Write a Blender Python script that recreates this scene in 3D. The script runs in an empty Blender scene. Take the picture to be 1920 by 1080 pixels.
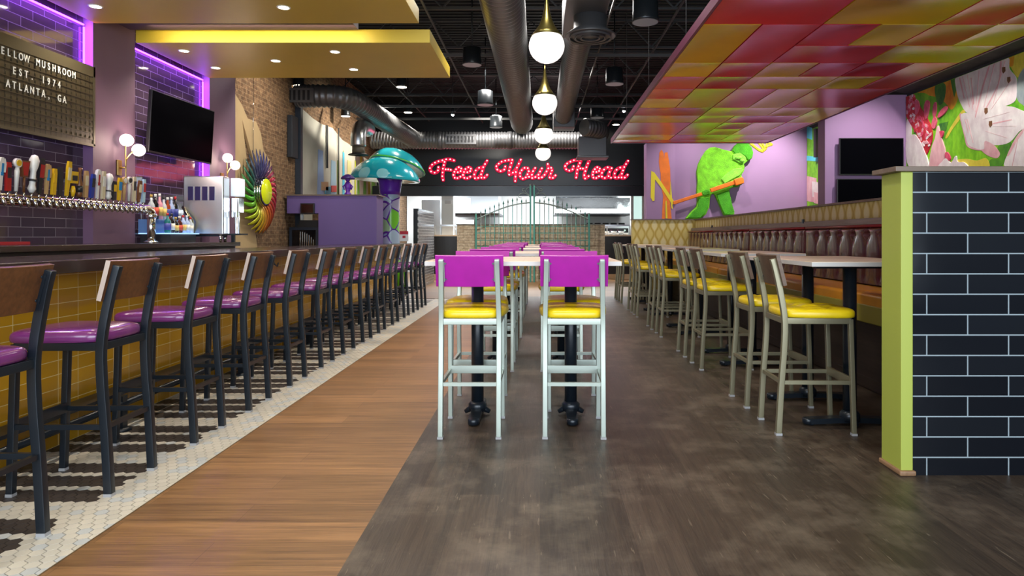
import bpy, math, random
from mathutils import Vector, Matrix
random.seed(7)
PI = math.pi
S = bpy.context.scene
COL = S.collection

# ------------------------------------------------------------------ camera, world, big lights, exposure
CAMZ = 1.22; FPX = 1250.0; VX = 1013.0; VY = 444.0
cam = bpy.data.cameras.new('camera'); camo = bpy.data.objects.new('camera', cam); COL.objects.link(camo)
cam.sensor_width = 36.0; cam.lens = FPX / 1920 * 36.0
cam.shift_x = -(VX - 960) / 1920; cam.shift_y = -(540 - VY) / 1920
cam.clip_start = 0.05; cam.clip_end = 100
camo.location = (0, 0, CAMZ); camo.rotation_euler = (PI / 2, 0, 0)
S.camera = camo
S.view_settings.view_transform = 'Standard'; S.view_settings.look = 'None'
S.view_settings.gamma = 1.0; S.view_settings.use_curve_mapping = False
S.view_settings.exposure = 0.3
S.cycles.max_bounces = 8; S.cycles.diffuse_bounces = 4; S.cycles.glossy_bounces = 4
S.cycles.sample_clamp_indirect = 6.0; S.cycles.caustics_reflective = False; S.cycles.caustics_refractive = False
w = bpy.data.worlds.new('daylight'); S.world = w; w.use_nodes = True
w.node_tree.nodes['Background'].inputs[0].default_value = (0.72, 0.85, 1.0, 1)
w.node_tree.nodes['Background'].inputs[1].default_value = 1.0

def area(name, loc, rot, sx, sy, power, col=(1, 1, 1), spread=180):
    l = bpy.data.lights.new(name, 'AREA'); l.shape = 'RECTANGLE'; l.size = sx; l.size_y = sy
    l.energy = power; l.color = col; l.spread = math.radians(spread)
    o = bpy.data.objects.new(name, l); COL.objects.link(o); o.location = loc; o.rotation_euler = rot
    return o
def spot(name, loc, power, col=(1, .86, .68), ang=110, blend=.8, size=.06, rot=(0, 0, 0)):
    l = bpy.data.lights.new(name, 'SPOT'); l.energy = power; l.color = col
    l.spot_size = math.radians(ang); l.spot_blend = blend; l.shadow_soft_size = size
    o = bpy.data.objects.new(name, l); COL.objects.link(o); o.location = loc; o.rotation_euler = rot
    return o
def point(name, loc, power, col=(1, .9, .78), size=.05):
    l = bpy.data.lights.new(name, 'POINT'); l.energy = power; l.color = col; l.shadow_soft_size = size
    o = bpy.data.objects.new(name, l); COL.objects.link(o); o.location = loc
    return o
# daylight through the storefront glazing behind the camera
area('storefront_daylight', (0.6, -2.6, 1.9), (PI / 2, 0, 0), 9.0, 2.9, 520, (.80, .90, 1.0))
# unseen fill lights added below the ceiling deck, pointing down
for k, (x, y, p) in enumerate([(-.4, 2.2, 130), (-.2, 5.4, 130), (-.2, 8.8, 130), (-.2, 12.4, 130), (-.2, 15.8, 210)]):
    area('ceiling_fill', (x, y, 4.35), (0, 0, 0), 2.2, .5, p, (1, .95, .88), 150)
# kitchen fluorescents
area('kitchen_fluorescent', (-.6, 20.6, 3.1), (0, 0, 0), 7.5, 1.6, 1000, (.93, .98, 1.0))

# ------------------------------------------------------------------ pixel helpers (1920x1080 frame) for measuring
def atY(px, py, Y): return ((px - VX) / FPX * Y, Y, CAMZ - (py - VY) / FPX * Y)
def onX(px, py, X):
    Y = X * FPX / (px - VX); return (X, Y, CAMZ - (py - VY) / FPX * Y)

# ------------------------------------------------------------------ materials
MATS = {}
def newmat(name):
    m = bpy.data.materials.new(name); m.use_nodes = True; MATS[name] = m
    nt = m.node_tree; return m, nt, nt.nodes['Principled BSDF']
def rgb(c): return (c[0], c[1], c[2], 1)
def srgb(r, g, b):
    f = lambda v: (v / 255 / 12.92) if v / 255 <= .04045 else ((v / 255 + .055) / 1.055) ** 2.4
    return (f(r), f(g), f(b))
def N(nt, t, **kw):
    n = nt.nodes.new(t)
    for k, v in kw.items(): setattr(n, k, v)
    return n
def math_(nt, op, a, b=None, c=None):
    n = nt.nodes.new('ShaderNodeMath'); n.operation = op
    for i, v in enumerate((a, b, c)):
        if v is None: continue
        if isinstance(v, (int, float)): n.inputs[i].default_value = v
        else: nt.links.new(v, n.inputs[i])
    return n.outputs[0]
def mixc(nt, fac, a, b, mode='MIX'):
    n = nt.nodes.new('ShaderNodeMix'); n.data_type = 'RGBA'; n.blend_type = mode
    for s, v in ((0, fac), (6, a), (7, b)):
        if isinstance(v, (int, float)): n.inputs[s].default_value = v
        elif isinstance(v, tuple): n.inputs[s].default_value = rgb(v)
        else: nt.links.new(v, n.inputs[s])
    return n.outputs[2]
def ramp(nt, fac, stops):
    n = nt.nodes.new('ShaderNodeValToRGB'); e = n.color_ramp.elements
    while len(e) < len(stops): e.new(.5)
    for i, (p, c) in enumerate(stops): e[i].position = p; e[i].color = rgb(c)
    nt.links.new(fac, n.inputs[0]); return n.outputs[0]
def coords(nt, order='XYZ', scale=(1, 1, 1)):
    tc = nt.nodes.new('ShaderNodeTexCoord'); sp = nt.nodes.new('ShaderNodeSeparateXYZ'); nt.links.new(tc.outputs['Object'], sp.inputs[0])
    cb = nt.nodes.new('ShaderNodeCombineXYZ')
    for i, ch in enumerate(order):
        o = sp.outputs['XYZ'.index(ch)]
        nt.links.new(math_(nt, 'MULTIPLY', o, scale[i]), cb.inputs[i])
    return cb.outputs[0], sp
def noise(nt, vec, scale, detail=4, rough=.55):
    n = nt.nodes.new('ShaderNodeTexNoise'); n.inputs['Scale'].default_value = scale
    n.inputs['Detail'].default_value = detail; n.inputs['Roughness'].default_value = rough
    nt.links.new(vec, n.inputs['Vector']); return n.outputs[0]
def bump(nt, b, h, strength=.3, dist=.01):
    n = nt.nodes.new('ShaderNodeBump'); n.inputs['Strength'].default_value = strength; n.inputs['Distance'].default_value = dist
    nt.links.new(h, n.inputs['Height']); nt.links.new(n.outputs[0], b.inputs['Normal'])
def M(name, col, rough=.5, metal=0, nz=None, emit=None, es=1, coat=0, spec=None, bmp=None):
    """plain paint / metal / plastic with a little mottling"""
    if name in MATS: return MATS[name]
    m, nt, b = newmat(name)
    b.inputs['Base Color'].default_value = rgb(col); b.inputs['Roughness'].default_value = rough; b.inputs['Metallic'].default_value = metal
    if coat: b.inputs['Coat Weight'].default_value = coat; b.inputs['Coat Roughness'].default_value = .08
    if spec is not None: b.inputs['Specular IOR Level'].default_value = spec
    if emit: b.inputs['Emission Color'].default_value = rgb(emit); b.inputs['Emission Strength'].default_value = es
    if nz or bmp:
        v, _ = coords(nt)
        if nz:
            f = noise(nt, v, nz[0]); lo = tuple(c * (1 - nz[1]) for c in col); hi = tuple(min(1, c * (1 + nz[1])) for c in col)
            nt.links.new(ramp(nt, f, [(.3, lo), (.7, hi)]), b.inputs['Base Color'])
        if bmp: bump(nt, b, noise(nt, v, bmp[0]), bmp[1], bmp[2])
    return m
def Mwood(name, c1, c2, rough=.4, along='Y', grain=18, plank=None, stretch=.06, coat=0, dirt=None, bmp=.15, cross=None):
    m, nt, b = newmat(name)
    other = 'X' if along != 'X' else 'Y'
    order = {'X': 'XYZ', 'Y': 'YXZ', 'Z': 'ZXY'}[along] if cross is None else cross
    v, sp = coords(nt, order, (stretch, 1, 1))
    f = noise(nt, v, grain, 6, .65)
    col = ramp(nt, f, [(.25, c1), (.72, c2)])
    f2 = noise(nt, v, grain * 5, 3, .6)
    col = mixc(nt, .35, col, ramp(nt, f2, [(.3, tuple(.6 * c for c in c1)), (.7, c2)]))
    h = f2
    if plank:
        pv, _ = coords(nt, order, (1, 1, 1))
        br = nt.nodes.new('ShaderNodeTexBrick'); nt.links.new(pv, br.inputs[0])
        br.offset = .37; br.inputs['Scale'].default_value = 1; br.inputs['Brick Width'].default_value = plank[1]; br.inputs['Row Height'].default_value = plank[0]
        br.inputs['Mortar Size'].default_value = .0012; br.inputs['Mortar Smooth'].default_value = .3
        br.inputs['Color1'].default_value = (plank[2],) * 3 + (1,); br.inputs['Color2'].default_value = (1.12,) * 3 + (1,); br.inputs['Mortar'].default_value = (.45, .45, .45, 1)
        col = mixc(nt, 1.0, col, br.outputs[0], 'MULTIPLY')
    if dirt:
        dv, _ = coords(nt, 'XYZ', (1, 1, 1))
        d = noise(nt, dv, dirt[0], 5, .7)
        mask = ramp(nt, d, [(.48, (0, 0, 0)), (.7, (1, 1, 1))])
        col = mixc(nt, math_(nt, 'MULTIPLY', mask, dirt[1]), col, dirt[2])
        sv, _ = coords(nt, order, (.12, 1, 1)); s = noise(nt, sv, 60, 2, .5)
        col = mixc(nt, math_(nt, 'MULTIPLY', math_(nt, 'GREATER_THAN', s, .70), .35), col, dirt[2])
    nt.links.new(col, b.inputs['Base Color']); b.inputs['Roughness'].default_value = rough
    if coat: b.inputs['Coat Weight'].default_value = coat; b.inputs['Coat Roughness'].default_value = .15
    if bmp: bump(nt, b, h, bmp, .003)
    return m
def Mtile(name, order, bw, rh, c1, c2, mortar, rough=.12, off=.5, ms=.004, shift=(0, 0), coat=0, relief=.6, spec=None):
    m, nt, b = newmat(name)
    v, _ = coords(nt, order)
    mp = nt.nodes.new('ShaderNodeMapping'); mp.inputs['Location'].default_value = (shift[0], shift[1], 0); nt.links.new(v, mp.inputs[0])
    br = nt.nodes.new('ShaderNodeTexBrick'); nt.links.new(mp.outputs[0], br.inputs[0])
    br.offset = off; br.inputs['Scale'].default_value = 1; br.inputs['Brick Width'].default_value = bw; br.inputs['Row Height'].default_value = rh
    br.inputs['Mortar Size'].default_value = ms; br.inputs['Mortar Smooth'].default_value = .15
    br.inputs['Color1'].default_value = rgb(c1); br.inputs['Color2'].default_value = rgb(c2); br.inputs['Mortar'].default_value = rgb(mortar)
    nt.links.new(br.outputs[0], b.inputs['Base Color'])
    r = math_(nt, 'ADD', math_(nt, 'MULTIPLY', br.outputs['Fac'], .6), rough); nt.links.new(r, b.inputs['Roughness'])
    if coat: b.inputs['Coat Weight'].default_value = coat
    if spec is not None: b.inputs['Specular IOR Level'].default_value = spec
    inv = math_(nt, 'SUBTRACT', 1, br.outputs['Fac'])
    wob = noise(nt, v, 5, 1)
    bump(nt, b, math_(nt, 'ADD', inv, math_(nt, 'MULTIPLY', wob, .5)), relief, .003)
    return m
def Mbrick(name, order, c1, c2, mortar, bw=.2, rh=.067, lo=(.03, .02, .015), mix=.55):
    m, nt, b = newmat(name)
    v, _ = coords(nt, order)
    wv = nt.nodes.new('ShaderNodeVectorMath'); wv.operation = 'ADD'; nt.links.new(v, wv.inputs[0])
    nn = nt.nodes.new('ShaderNodeTexNoise'); nn.inputs['Scale'].default_value = 9; nt.links.new(v, nn.inputs['Vector'])
    sc = nt.nodes.new('ShaderNodeVectorMath'); sc.operation = 'SCALE'; sc.inputs['Scale'].default_value = .02; nt.links.new(nn.outputs['Color'], sc.inputs[0]); nt.links.new(sc.outputs[0], wv.inputs[1])
    br = nt.nodes.new('ShaderNodeTexBrick'); nt.links.new(wv.outputs[0], br.inputs[0])
    br.inputs['Scale'].default_value = 1; br.inputs['Brick Width'].default_value = bw; br.inputs['Row Height'].default_value = rh
    br.inputs['Mortar Size'].default_value = .007; br.inputs['Color1'].default_value = rgb(c1); br.inputs['Color2'].default_value = rgb(c2); br.inputs['Mortar'].default_value = rgb(mortar)
    n1 = noise(nt, v, 14, 5, .7)
    col = mixc(nt, mix, br.outputs[0], ramp(nt, n1, [(.3, lo), (.5, c1), (.72, tuple(min(1, 1.9 * c) for c in c2))]))
    nt.links.new(col, b.inputs['Base Color']); b.inputs['Roughness'].default_value = .9
    bump(nt, b, math_(nt, 'SUBTRACT', n1, br.outputs['Fac']), .9, .02)
    return m
def E(name, col, strength):
    if name in MATS: return MATS[name]
    m, nt, b = newmat(name); b.inputs['Base Color'].default_value = rgb(col)
    b.inputs['Emission Color'].default_value = rgb(col); b.inputs['Emission Strength'].default_value = strength; return m

# ------------------------------------------------------------------ mesh builder
class MB:
    def __init__(s): s.v = []; s.f = []; s.m = []; s.sm = []
    def add(s, vs, fs, mi=0, smooth=False):
        o = len(s.v); s.v += [tuple(v) for v in vs]; s.f += [tuple(i + o for i in f) for f in fs]
        s.m += [mi] * len(fs); s.sm += [smooth] * len(fs); return s
    def box(s, a, b, mi=0):
        x0, y0, z0 = a; x1, y1, z1 = b
        if x0 > x1: x0, x1 = x1, x0
        if y0 > y1: y0, y1 = y1, y0
        if z0 > z1: z0, z1 = z1, z0
        return s.add([(x0, y0, z0), (x1, y0, z0), (x1, y1, z0), (x0, y1, z0), (x0, y0, z1), (x1, y0, z1), (x1, y1, z1), (x0, y1, z1)],
                     [(0, 3, 2, 1), (4, 5, 6, 7), (0, 1, 5, 4), (1, 2, 6, 5), (2, 3, 7, 6), (3, 0, 4, 7)], mi)
    def bar(s, path, w, d=None, up=(0, 0, 1), mi=0, smooth=False):
        """rectangular section swept along a path; w across, d along the up-ish side"""
        d = d or w; P = [Vector(p) for p in path]; rings = []
        for i, p in enumerate(P):
            t = (P[min(i + 1, len(P) - 1)] - P[max(i - 1, 0)]).normalized(); u = Vector(up)
            if abs(t.dot(u)) > .98: u = Vector((0, 1, 0))
            sd = t.cross(u).normalized(); uu = sd.cross(t).normalized()
            rings.append([p + sd * a * w / 2 + uu * b * d / 2 for a, b in ((-1, -1), (1, -1), (1, 1), (-1, 1))])
        vs = [v for r in rings for v in r]; fs = []
        for i in range(len(P) - 1):
            for k in range(4): fs.append((i * 4 + k, i * 4 + (k + 1) % 4, i * 4 + 4 + (k + 1) % 4, i * 4 + 4 + k))
        fs += [(3, 2, 1, 0), tuple(len(vs) - 4 + k for k in range(4))]
        return s.add(vs, fs, mi, smooth)
    def tube(s, path, r, n=10, mi=0, flat=1.0, fup=(0, 1, 0), caps=True):
        P = [Vector(p) for p in path]; R = r if isinstance(r, (list, tuple)) else [r] * len(P); vs = []; prev = None
        for i, p in enumerate(P):
            t = (P[min(i + 1, len(P) - 1)] - P[max(i - 1, 0)])
            t = t.normalized() if t.length > 1e-9 else Vector((0, 0, 1))
            if flat != 1.0: u = Vector(fup)
            elif prev is None: u = Vector((0, 0, 1)) if abs(t.z) < .9 else Vector((1, 0, 0))
            else: u = prev
            sd = t.cross(u)
            sd = sd.normalized() if sd.length > 1e-6 else Vector((1, 0, 0))
            uu = sd.cross(t).normalized(); prev = uu
            for k in range(n):
                a = 2 * PI * k / n; vs.append(p + sd * math.cos(a) * R[i] + uu * math.sin(a) * R[i] * flat)
        fs = [(i * n + k, i * n + (k + 1) % n, (i + 1) * n + (k + 1) % n, (i + 1) * n + k) for i in range(len(P) - 1) for k in range(n)]
        s.add(vs, fs, mi, True)
        if caps:
            o = len(s.v) - len(vs); s.f += [tuple(o + n - 1 - k for k in range(n)), tuple(o + len(vs) - n + k for k in range(n))]; s.m += [mi] * 2; s.sm += [False] * 2
        return s
    def lathe(s, prof, c=(0, 0, 0), n=24, mi=0, axis='Z', smooth=True, cap=True):
        vs = []
        for r, z in prof:
            for k in range(n):
                a = 2 * PI * k / n; p = (r * math.cos(a), r * math.sin(a), z)
                if axis == 'X': p = (z, r * math.cos(a), r * math.sin(a))
                if axis == 'Y': p = (r * math.sin(a), z, r * math.cos(a))
                vs.append((c[0] + p[0], c[1] + p[1], c[2] + p[2]))
        fs = [(i * n + k, i * n + (k + 1) % n, (i + 1) * n + (k + 1) % n, (i + 1) * n + k) for i in range(len(prof) - 1) for k in range(n)]
        s.add(vs, fs, mi, smooth); o = len(s.v) - len(vs)
        for ring, rev in ((0, True), (len(prof) - 1, False)):
            if cap and prof[ring][0] > 1e-4:
                idx = [o + ring * n + k for k in range(n)]; s.f.append(tuple(reversed(idx) if rev else idx)); s.m.append(mi); s.sm.append(False)
        return s
    def ball(s, c, r, n=14, mi=0, sq=(1, 1, 1)):
        prof = [(max(1e-5, math.sin(PI * i / (n // 2))), -math.cos(PI * i / (n // 2))) for i in range(n // 2 + 1)]
        o = len(s.v); s.lathe(prof, (0, 0, 0), n, mi)
        for i in range(o, len(s.v)):
            v = s.v[i]; s.v[i] = (c[0] + v[0] * r * sq[0], c[1] + v[1] * r * sq[1], c[2] + v[2] * r * sq[2])
        return s
    def prism(s, pts, e0, e1, mi=0):
        """polygon of 3-D points pushed from offset vector e0 to e1"""
        n = len(pts); a = [tuple(p[i] + e0[i] for i in range(3)) for p in pts]; b = [tuple(p[i] + e1[i] for i in range(3)) for p in pts]
        s.add(a + b, [tuple(range(n - 1, -1, -1)), tuple(range(n, 2 * n))] + [(k, (k + 1) % n, n + (k + 1) % n, n + k) for k in range(n)], mi)
        return s
    def build(s, name, mats, parent=None, loc=(0, 0, 0), rz=0, bevel=0, seg=2, sub=0):
        me = bpy.data.meshes.new(name); me.from_pydata(s.v, [], s.f)
        for m in (mats if isinstance(mats, (list, tuple)) else [mats]): me.materials.append(m)
        me.polygons.foreach_set('material_index', s.m); me.polygons.foreach_set('use_smooth', s.sm); me.update()
        import bmesh
        b = bmesh.new(); b.from_mesh(me); bmesh.ops.recalc_face_normals(b, faces=b.faces); b.to_mesh(me); b.free()
        o = bpy.data.objects.new(name, me); COL.objects.link(o); o.location = loc; o.rotation_euler = (0, 0, rz)
        if parent: o.parent = parent
        if bevel:
            md = o.modifiers.new('b', 'BEVEL'); md.width = bevel; md.segments = seg; md.limit_method = 'ANGLE'; md.angle_limit = .7
            for p in me.polygons: p.use_smooth = True
            wn = o.modifiers.new('w', 'WEIGHTED_NORMAL'); wn.keep_sharp = False
        if sub:
            md = o.modifiers.new('s', 'SUBSURF'); md.levels = sub; md.render_levels = sub
        return o
def tag(o, label=None, cat=None, group=None, kind=None):
    if label: o['label'] = label
    if cat: o['category'] = cat
    if group: o['group'] = group
    if kind: o['kind'] = kind
    return o
def thing(name, label, cat, loc=(0, 0, 0), rz=0, group=None):
    o = bpy.data.objects.new(name, None); COL.objects.link(o); o.location = loc; o.rotation_euler = (0, 0, rz); o.empty_display_size = .1
    return tag(o, label, cat, group)
def struct(o, label=None): return tag(o, label, None, None, 'structure')
KIDS = {}
def copy_tree(o, parent=None):
    c = o.copy(); COL.objects.link(c); c.parent = parent
    for ch in [k for k in ALLCH.get(o.name, [])]: copy_tree(ch, c)
    return c
ALLCH = {}
def index_children():
    ALLCH.clear()
    for ob in bpy.data.objects:
        if ob.parent: ALLCH.setdefault(ob.parent.name, []).append(ob)
def smooth_path(pts, k=4, closed=False):
    P = [Vector(p) for p in pts]; out = []
    n = len(P)
    for i in range(n - 1):
        p0 = P[max(i - 1, 0)]; p1 = P[i]; p2 = P[i + 1]; p3 = P[min(i + 2, n - 1)]
        for j in range(k):
            t = j / k; out.append(.5 * ((2 * p1) + (-p0 + p2) * t + (2 * p0 - 5 * p1 + 4 * p2 - p3) * t * t + (-p0 + 3 * p1 - 3 * p2 + p3) * t ** 3))
    out.append(P[-1]); return out

# ------------------------------------------------------------------ shared materials
BLACKM = M('black_steel', (.009, .014, .021), .30, .1, spec=.5)
SILVER = M('brushed_silver_frame', srgb(176, 186, 176), .34, .45)
STEEL = M('stainless', (.70, .72, .74), .30, 1.0, bmp=(6, .1, .01))
CHROME = M('chrome', (.8, .8, .8), .08, 1.0)
BRASS = M('brass', srgb(190, 160, 95), .28, 1.0)
MAG = M('magenta_laminate', srgb(164, 14, 148), .42, 0, nz=(6, .12))
YVINYL = M('yellow_vinyl', srgb(232, 200, 24), .3, 0, nz=(14, .06))
PVINYL = M('purple_vinyl', srgb(116, 48, 112), .22, 0, nz=(10, .15), coat=.4)
WALNUT = Mwood('walnut_back', srgb(70, 42, 22), srgb(124, 78, 42), .4, 'Y', 10, coat=.2)
UMBER = Mwood('umber_back', srgb(62, 44, 32), srgb(112, 84, 62), .42, 'Y', 12)
PLYEDGE = M('pale_ply_edge', srgb(188, 170, 158), .5)
PURPLE = M('purple_paint', srgb(110, 84, 106), .6, nz=(1.2, .08))
LILAC = M('lilac_paint', srgb(160, 124, 164), .6, nz=(1.0, .06))
YPAINT = M('mustard_paint', srgb(196, 168, 54), .45, nz=(1.5, .05))
BLACKP = M('black_paint', (.008, .008, .010), .5)
SCREEN = M('screen_black', (.002, .002, .003), .12, spec=.1); SCREEN.node_tree.nodes['Principled BSDF'].inputs['IOR'].default_value = 1.08
MAPLE = Mwood('maple_top', srgb(196, 168, 142), srgb(232, 212, 188), .35, 'X', 9, plank=(.045, 1.2, .9))
MAPLE_EDGE = M('pale_table_edge', srgb(200, 196, 192), .4)
# ================================================================== SETTING
# floors
FD = Mwood('dark_plank_floor', srgb(36, 28, 23), srgb(84, 70, 57), .42, 'Y', 24, plank=(.19, 1.2, .60), stretch=.06, dirt=(2.6, .34, srgb(140, 126, 108)), bmp=.3)
FB = Mwood('brown_oak_floor', srgb(74, 50, 32), srgb(162, 120, 78), .38, 'X', 26, plank=(.19, 1.3, .80), stretch=.035, bmp=.15)
XD, XT, XB = -.732, -1.806, -2.82
struct(MB().box((XD, -3, -.1), (5.6, 13.6, 0)).build('floor', FD))
struct(MB().box((XT, -3, -.1), (XD, 13.6, 0)).build('floor_oak', FB))
struct(MB().box((-5.2, 13.6, -.1), (5.6, 23.5, 0)).box((-5.2, 13.2, -.1), (XT, 13.6, 0)).build('floor_rear', FB))
GROUT = M('tile_grout', srgb(84, 74, 62), .9)
struct(MB().box((-5.2, -3, -.1), (XT, 13.2, -.003)).build('floor_grout', GROUT))
hexm = [M('hex_white', srgb(214, 206, 190), .35), M('hex_cream', srgb(206, 198, 182), .35), M('hex_grey_white', srgb(196, 198, 196), .35), M('hex_charcoal', srgb(62, 56, 54), .4)]
mb = MB(); W = .0547; RS = W / math.sqrt(3) * 1.5; s_ = W / math.sqrt(3); g = .0021
for r in range(int((13.15 - 1.2) / RS)):
    yc = 1.2 + r * RS; nrow = (r + 5) % 15; dark = nrow in (0, 1, 2, 4, 5, 6, 8, 9, 10)
    for c in range(-2, int(1.05 / W) + 2):
        xc = XT - (c + (.5 if r % 2 else 0)) * W
        pts = [(xc + (s_ - g) * math.sin(PI / 3 * k), yc + (s_ - g) * math.cos(PI / 3 * k)) for k in range(6)]
        if min(p[0] for p in pts) > XT - .004 or max(p[0] for p in pts) < XB: continue
        pts = [(min(max(p[0], XB), XT - .002), p[1]) for p in pts]
        mi = 3 if (dark and xc < -2.06) else random.choices((0, 1, 2), (6, 2, 2))[0]
        mb.prism([(p[0], p[1], 0) for p in pts], (0, 0, -.004), (0, 0, 0), mi)
struct(mb.build('floor_hex_tile', hexm))
struct(MB().box((XT - .003, 1, -.002), (XT + .004, 13.2, .001)).build('floor_trim', M('metal_strip', srgb(150, 130, 100), .4, .8)))
# ceiling deck
DECK = M('black_deck', (.010, .010, .011), .75, nz=(3, .4))
mb = MB().box((-5.2, -3, 5.0), (5.6, 23.5, 5.1))
for k in range(180): mb.box((-5.2, -3 + k * .15, 4.96), (5.6, -3 + k * .15 + .07, 5.0))
struct(mb.build('ceiling', DECK))
JM = M('joist_dark', (.030, .030, .032), .6)
JM2 = M('pipe_grey', (.06, .06, .06), .6)
for k, y in enumerate([3.6, 5.6, 7.4, 9.3, 11.2, 13.1, 15.0, 17.0]):
    mb = MB().bar([(-5.0, y, 4.85), (5.5, y, 4.85)], .06, .04).bar([(-5.0, y, 4.40), (5.5, y, 4.40)], .05, .03)
    n = 26
    for i in range(n):
        x0 = -5 + i * 10.5 / n; x1 = x0 + 10.5 / n; mb.bar([(x0, y, 4.41 if i % 2 else 4.84), (x1, y, 4.84 if i % 2 else 4.41)], .02)
    struct(mb.build('ceiling_joist', JM))
for (x, z) in ((-1.55, 4.3), (.95, 4.25), (1.75, 4.1), (-3.0, 4.35)):
    struct(MB().bar([(x, 1, z), (x, 18, z)], .022, .03).build('ceiling_conduit', JM2))
for (y, z) in ((6.6, 4.12), (10.4, 4.05), (14.2, 4.0), (15.6, 3.98)):
    struct(MB().bar([(-4.3, y, z), (4.2, y, z)], .03, .05).build('ceiling_conduit', JM2))
# walls
NTILE = Mtile('dark_glossy_wall_tile', 'YZX', .275, .087, (.055, .036, .058), (.085, .056, .084), srgb(120, 112, 124), .07, ms=.003, spec=.9)
XC, XW = -4.4, -4.5
struct(MB().box((-4.7, -3, 0), (XW, 9.62, 5)).build('wall_left', NTILE))
for y0, y1, nm in ((6.56, 7.24, 'wall_left_column'), (8.87, 9.62, 'wall_left_column'), (4.25, 4.93, 'wall_left_column')):
    struct(MB().box((XW - .02, y0, 0), (XC, y1, 5)).build(nm, PURPLE))
BR = Mbrick('old_brick', 'YZX', srgb(104, 76, 52), srgb(150, 118, 86), srgb(176, 150, 116))
struct(MB().box((-4.9, 9.62, 0), (-4.62, 23.5, 5)).build('wall_left_brick', BR))
PL = M('beige_plaster', srgb(186, 160, 118), .8, nz=(2.2, .08), bmp=(30, .15, .004))
PLW = M('white_plaster', srgb(204, 200, 184), .8, nz=(1.6, .10), bmp=(30, .15, .004))
def wallpoly(pts, X): return [onX(px, py, X) for px, py in pts]
def jag(pts, amp, seed, n=5):
    rr = random.Random(seed); out = []
    for i in range(len(pts)):
        a = Vector(pts[i]); b = Vector(pts[(i + 1) % len(pts)]); out.append(tuple(a))
        if (b - a).length > .5:
            for k in range(1, n):
                q = a.lerp(b, k / n); out.append((q.x, q.y + rr.uniform(-amp, amp), q.z + rr.uniform(-amp, amp)))
    return out
p1 = wallpoly([(438, 175), (452, 198), (462, 222), (478, 228), (487, 250), (492, 282), (506, 305), (513, 360), (500, 400), (494, 470)], -4.6)
p1 = [( -4.6, 9.62, p1[0][2])] + jag(p1[:-1], .0, 1) + [(-4.6, p1[-1][1], 0), (-4.6, 9.62, 0)]
struct(MB().prism(p1, (-.03, 0, 0), (.02, 0, 0)).build('wall_left_plaster', PL))
p2 = wallpoly([(566, 205), (585, 222), (600, 232), (622, 240), (640, 262), (660, 275), (676, 292), (695, 303), (715, 322), (735, 330)], -4.6)
p2 = p2 + [(-4.6, 21.0, p2[-1][2]), (-4.6, 21.0, 0), (-4.6, p2[0][1], 0)]
struct(MB().prism(p2, (-.03, 0, 0), (.02, 0, 0)).build('wall_left_plaster_rear', PLW))
# right side wall with mural ground, booth walls
GR = M('leaf_green_paint', srgb(112, 190, 34), .6, nz=(3, .3))
struct(MB().box((5.5, -3, 0), (5.7, 23.5, 5.0)).build('wall_right', M('dark_grey_paint', (.03, .03, .032), .7)))
struct(MB().box((4.27, 10.0, 0), (5.5, 10.25, 3.35)).build('wall_right_pier', LILAC))
struct(MB().box((2.76, 13.75, 0), (5.5, 13.95, 4.3)).build('wall_back_right', LILAC))
struct(MB().box((2.17, 13.62, 0), (2.76, 13.95, 3.14)).build('wall_back_right_pilaster', LILAC))
TP = M('chartreuse_paint', srgb(164, 174, 74), .5)
PT = Mtile('black_pony_tile', 'XZY', .4185, .1043, (.006, .007, .010), (.010, .012, .016), srgb(146, 158, 164), .12, ms=.0035, shift=(-1.977 + .20925, .0125), relief=.5, spec=.22)
CAPW = Mwood('grey_brown_cap', srgb(92, 76, 64), srgb(128, 110, 94), .5, 'X', 10)
HWT = 1.552
struct(MB().box((1.9035, 3.41, 0), (5.5, 3.58, HWT)).build('wall_front_partition', PT))
struct(MB().box((1.842, 3.404, .02), (1.9035, 3.60, HWT)).build('trim_1', TP, bevel=.004))
struct(MB().box((1.83, 3.39, 0), (1.915, 3.61, .028)).build('trim_2', Mwood('shoe_moulding', srgb(120, 88, 62), srgb(158, 122, 90), .5, 'Y', 10), bevel=.008))
struct(MB().box((1.80, 3.375, HWT), (5.5, 3.62, HWT + .026)).build('trim_3', CAPW, bevel=.003))
# ogee wallpaper
def Mogee(name, order):
    m, nt, b = newmat(name); v, _ = coords(nt, order); sp = nt.nodes.new('ShaderNodeSeparateXYZ'); nt.links.new(v, sp.inputs[0])
    u = sp.outputs[0]; z = sp.outputs[1]
    wv = math_(nt, 'MULTIPLY', math_(nt, 'SINE', math_(nt, 'MULTIPLY', z, 2 * PI / .34)), .36)
    a = math_(nt, 'MULTIPLY', u, 1 / .088)
    row = math_(nt, 'FLOOR', a)
    tri = math_(nt, 'PINGPONG', math_(nt, 'ADD', a, 0), 1)
    # alternate cells swell and shrink with height
    edge = math_(nt, 'ADD', math_(nt, 'MULTIPLY', math_(nt, 'SINE', math_(nt, 'MULTIPLY', z, 2 * PI / .34)), .38), .5)
    d = math_(nt, 'SUBTRACT', tri, edge)
    col = ramp(nt, math_(nt, 'ADD', math_(nt, 'MULTIPLY', d, .5), .5), [(.30, srgb(216, 206, 156)), (.38, srgb(204, 184, 108)), (.48, srgb(184, 158, 68)), (.53, srgb(170, 142, 54)), (.60, srgb(196, 176, 92)), (.75, srgb(210, 194, 120))])
    ln = math_(nt, 'SINE', math_(nt, 'MULTIPLY', d, 55)); col = mixc(nt, math_(nt, 'MULTIPLY', math_(nt, 'GREATER_THAN', ln, .5), .35), col, srgb(168, 142, 60))
    nt.links.new(col, b.inputs['Base Color']); b.inputs['Roughness'].default_value = .55; return m
OG1 = Mogee('ogee_paper_long', 'YZX'); OG2 = Mogee('ogee_paper_end', 'XZY')
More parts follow.
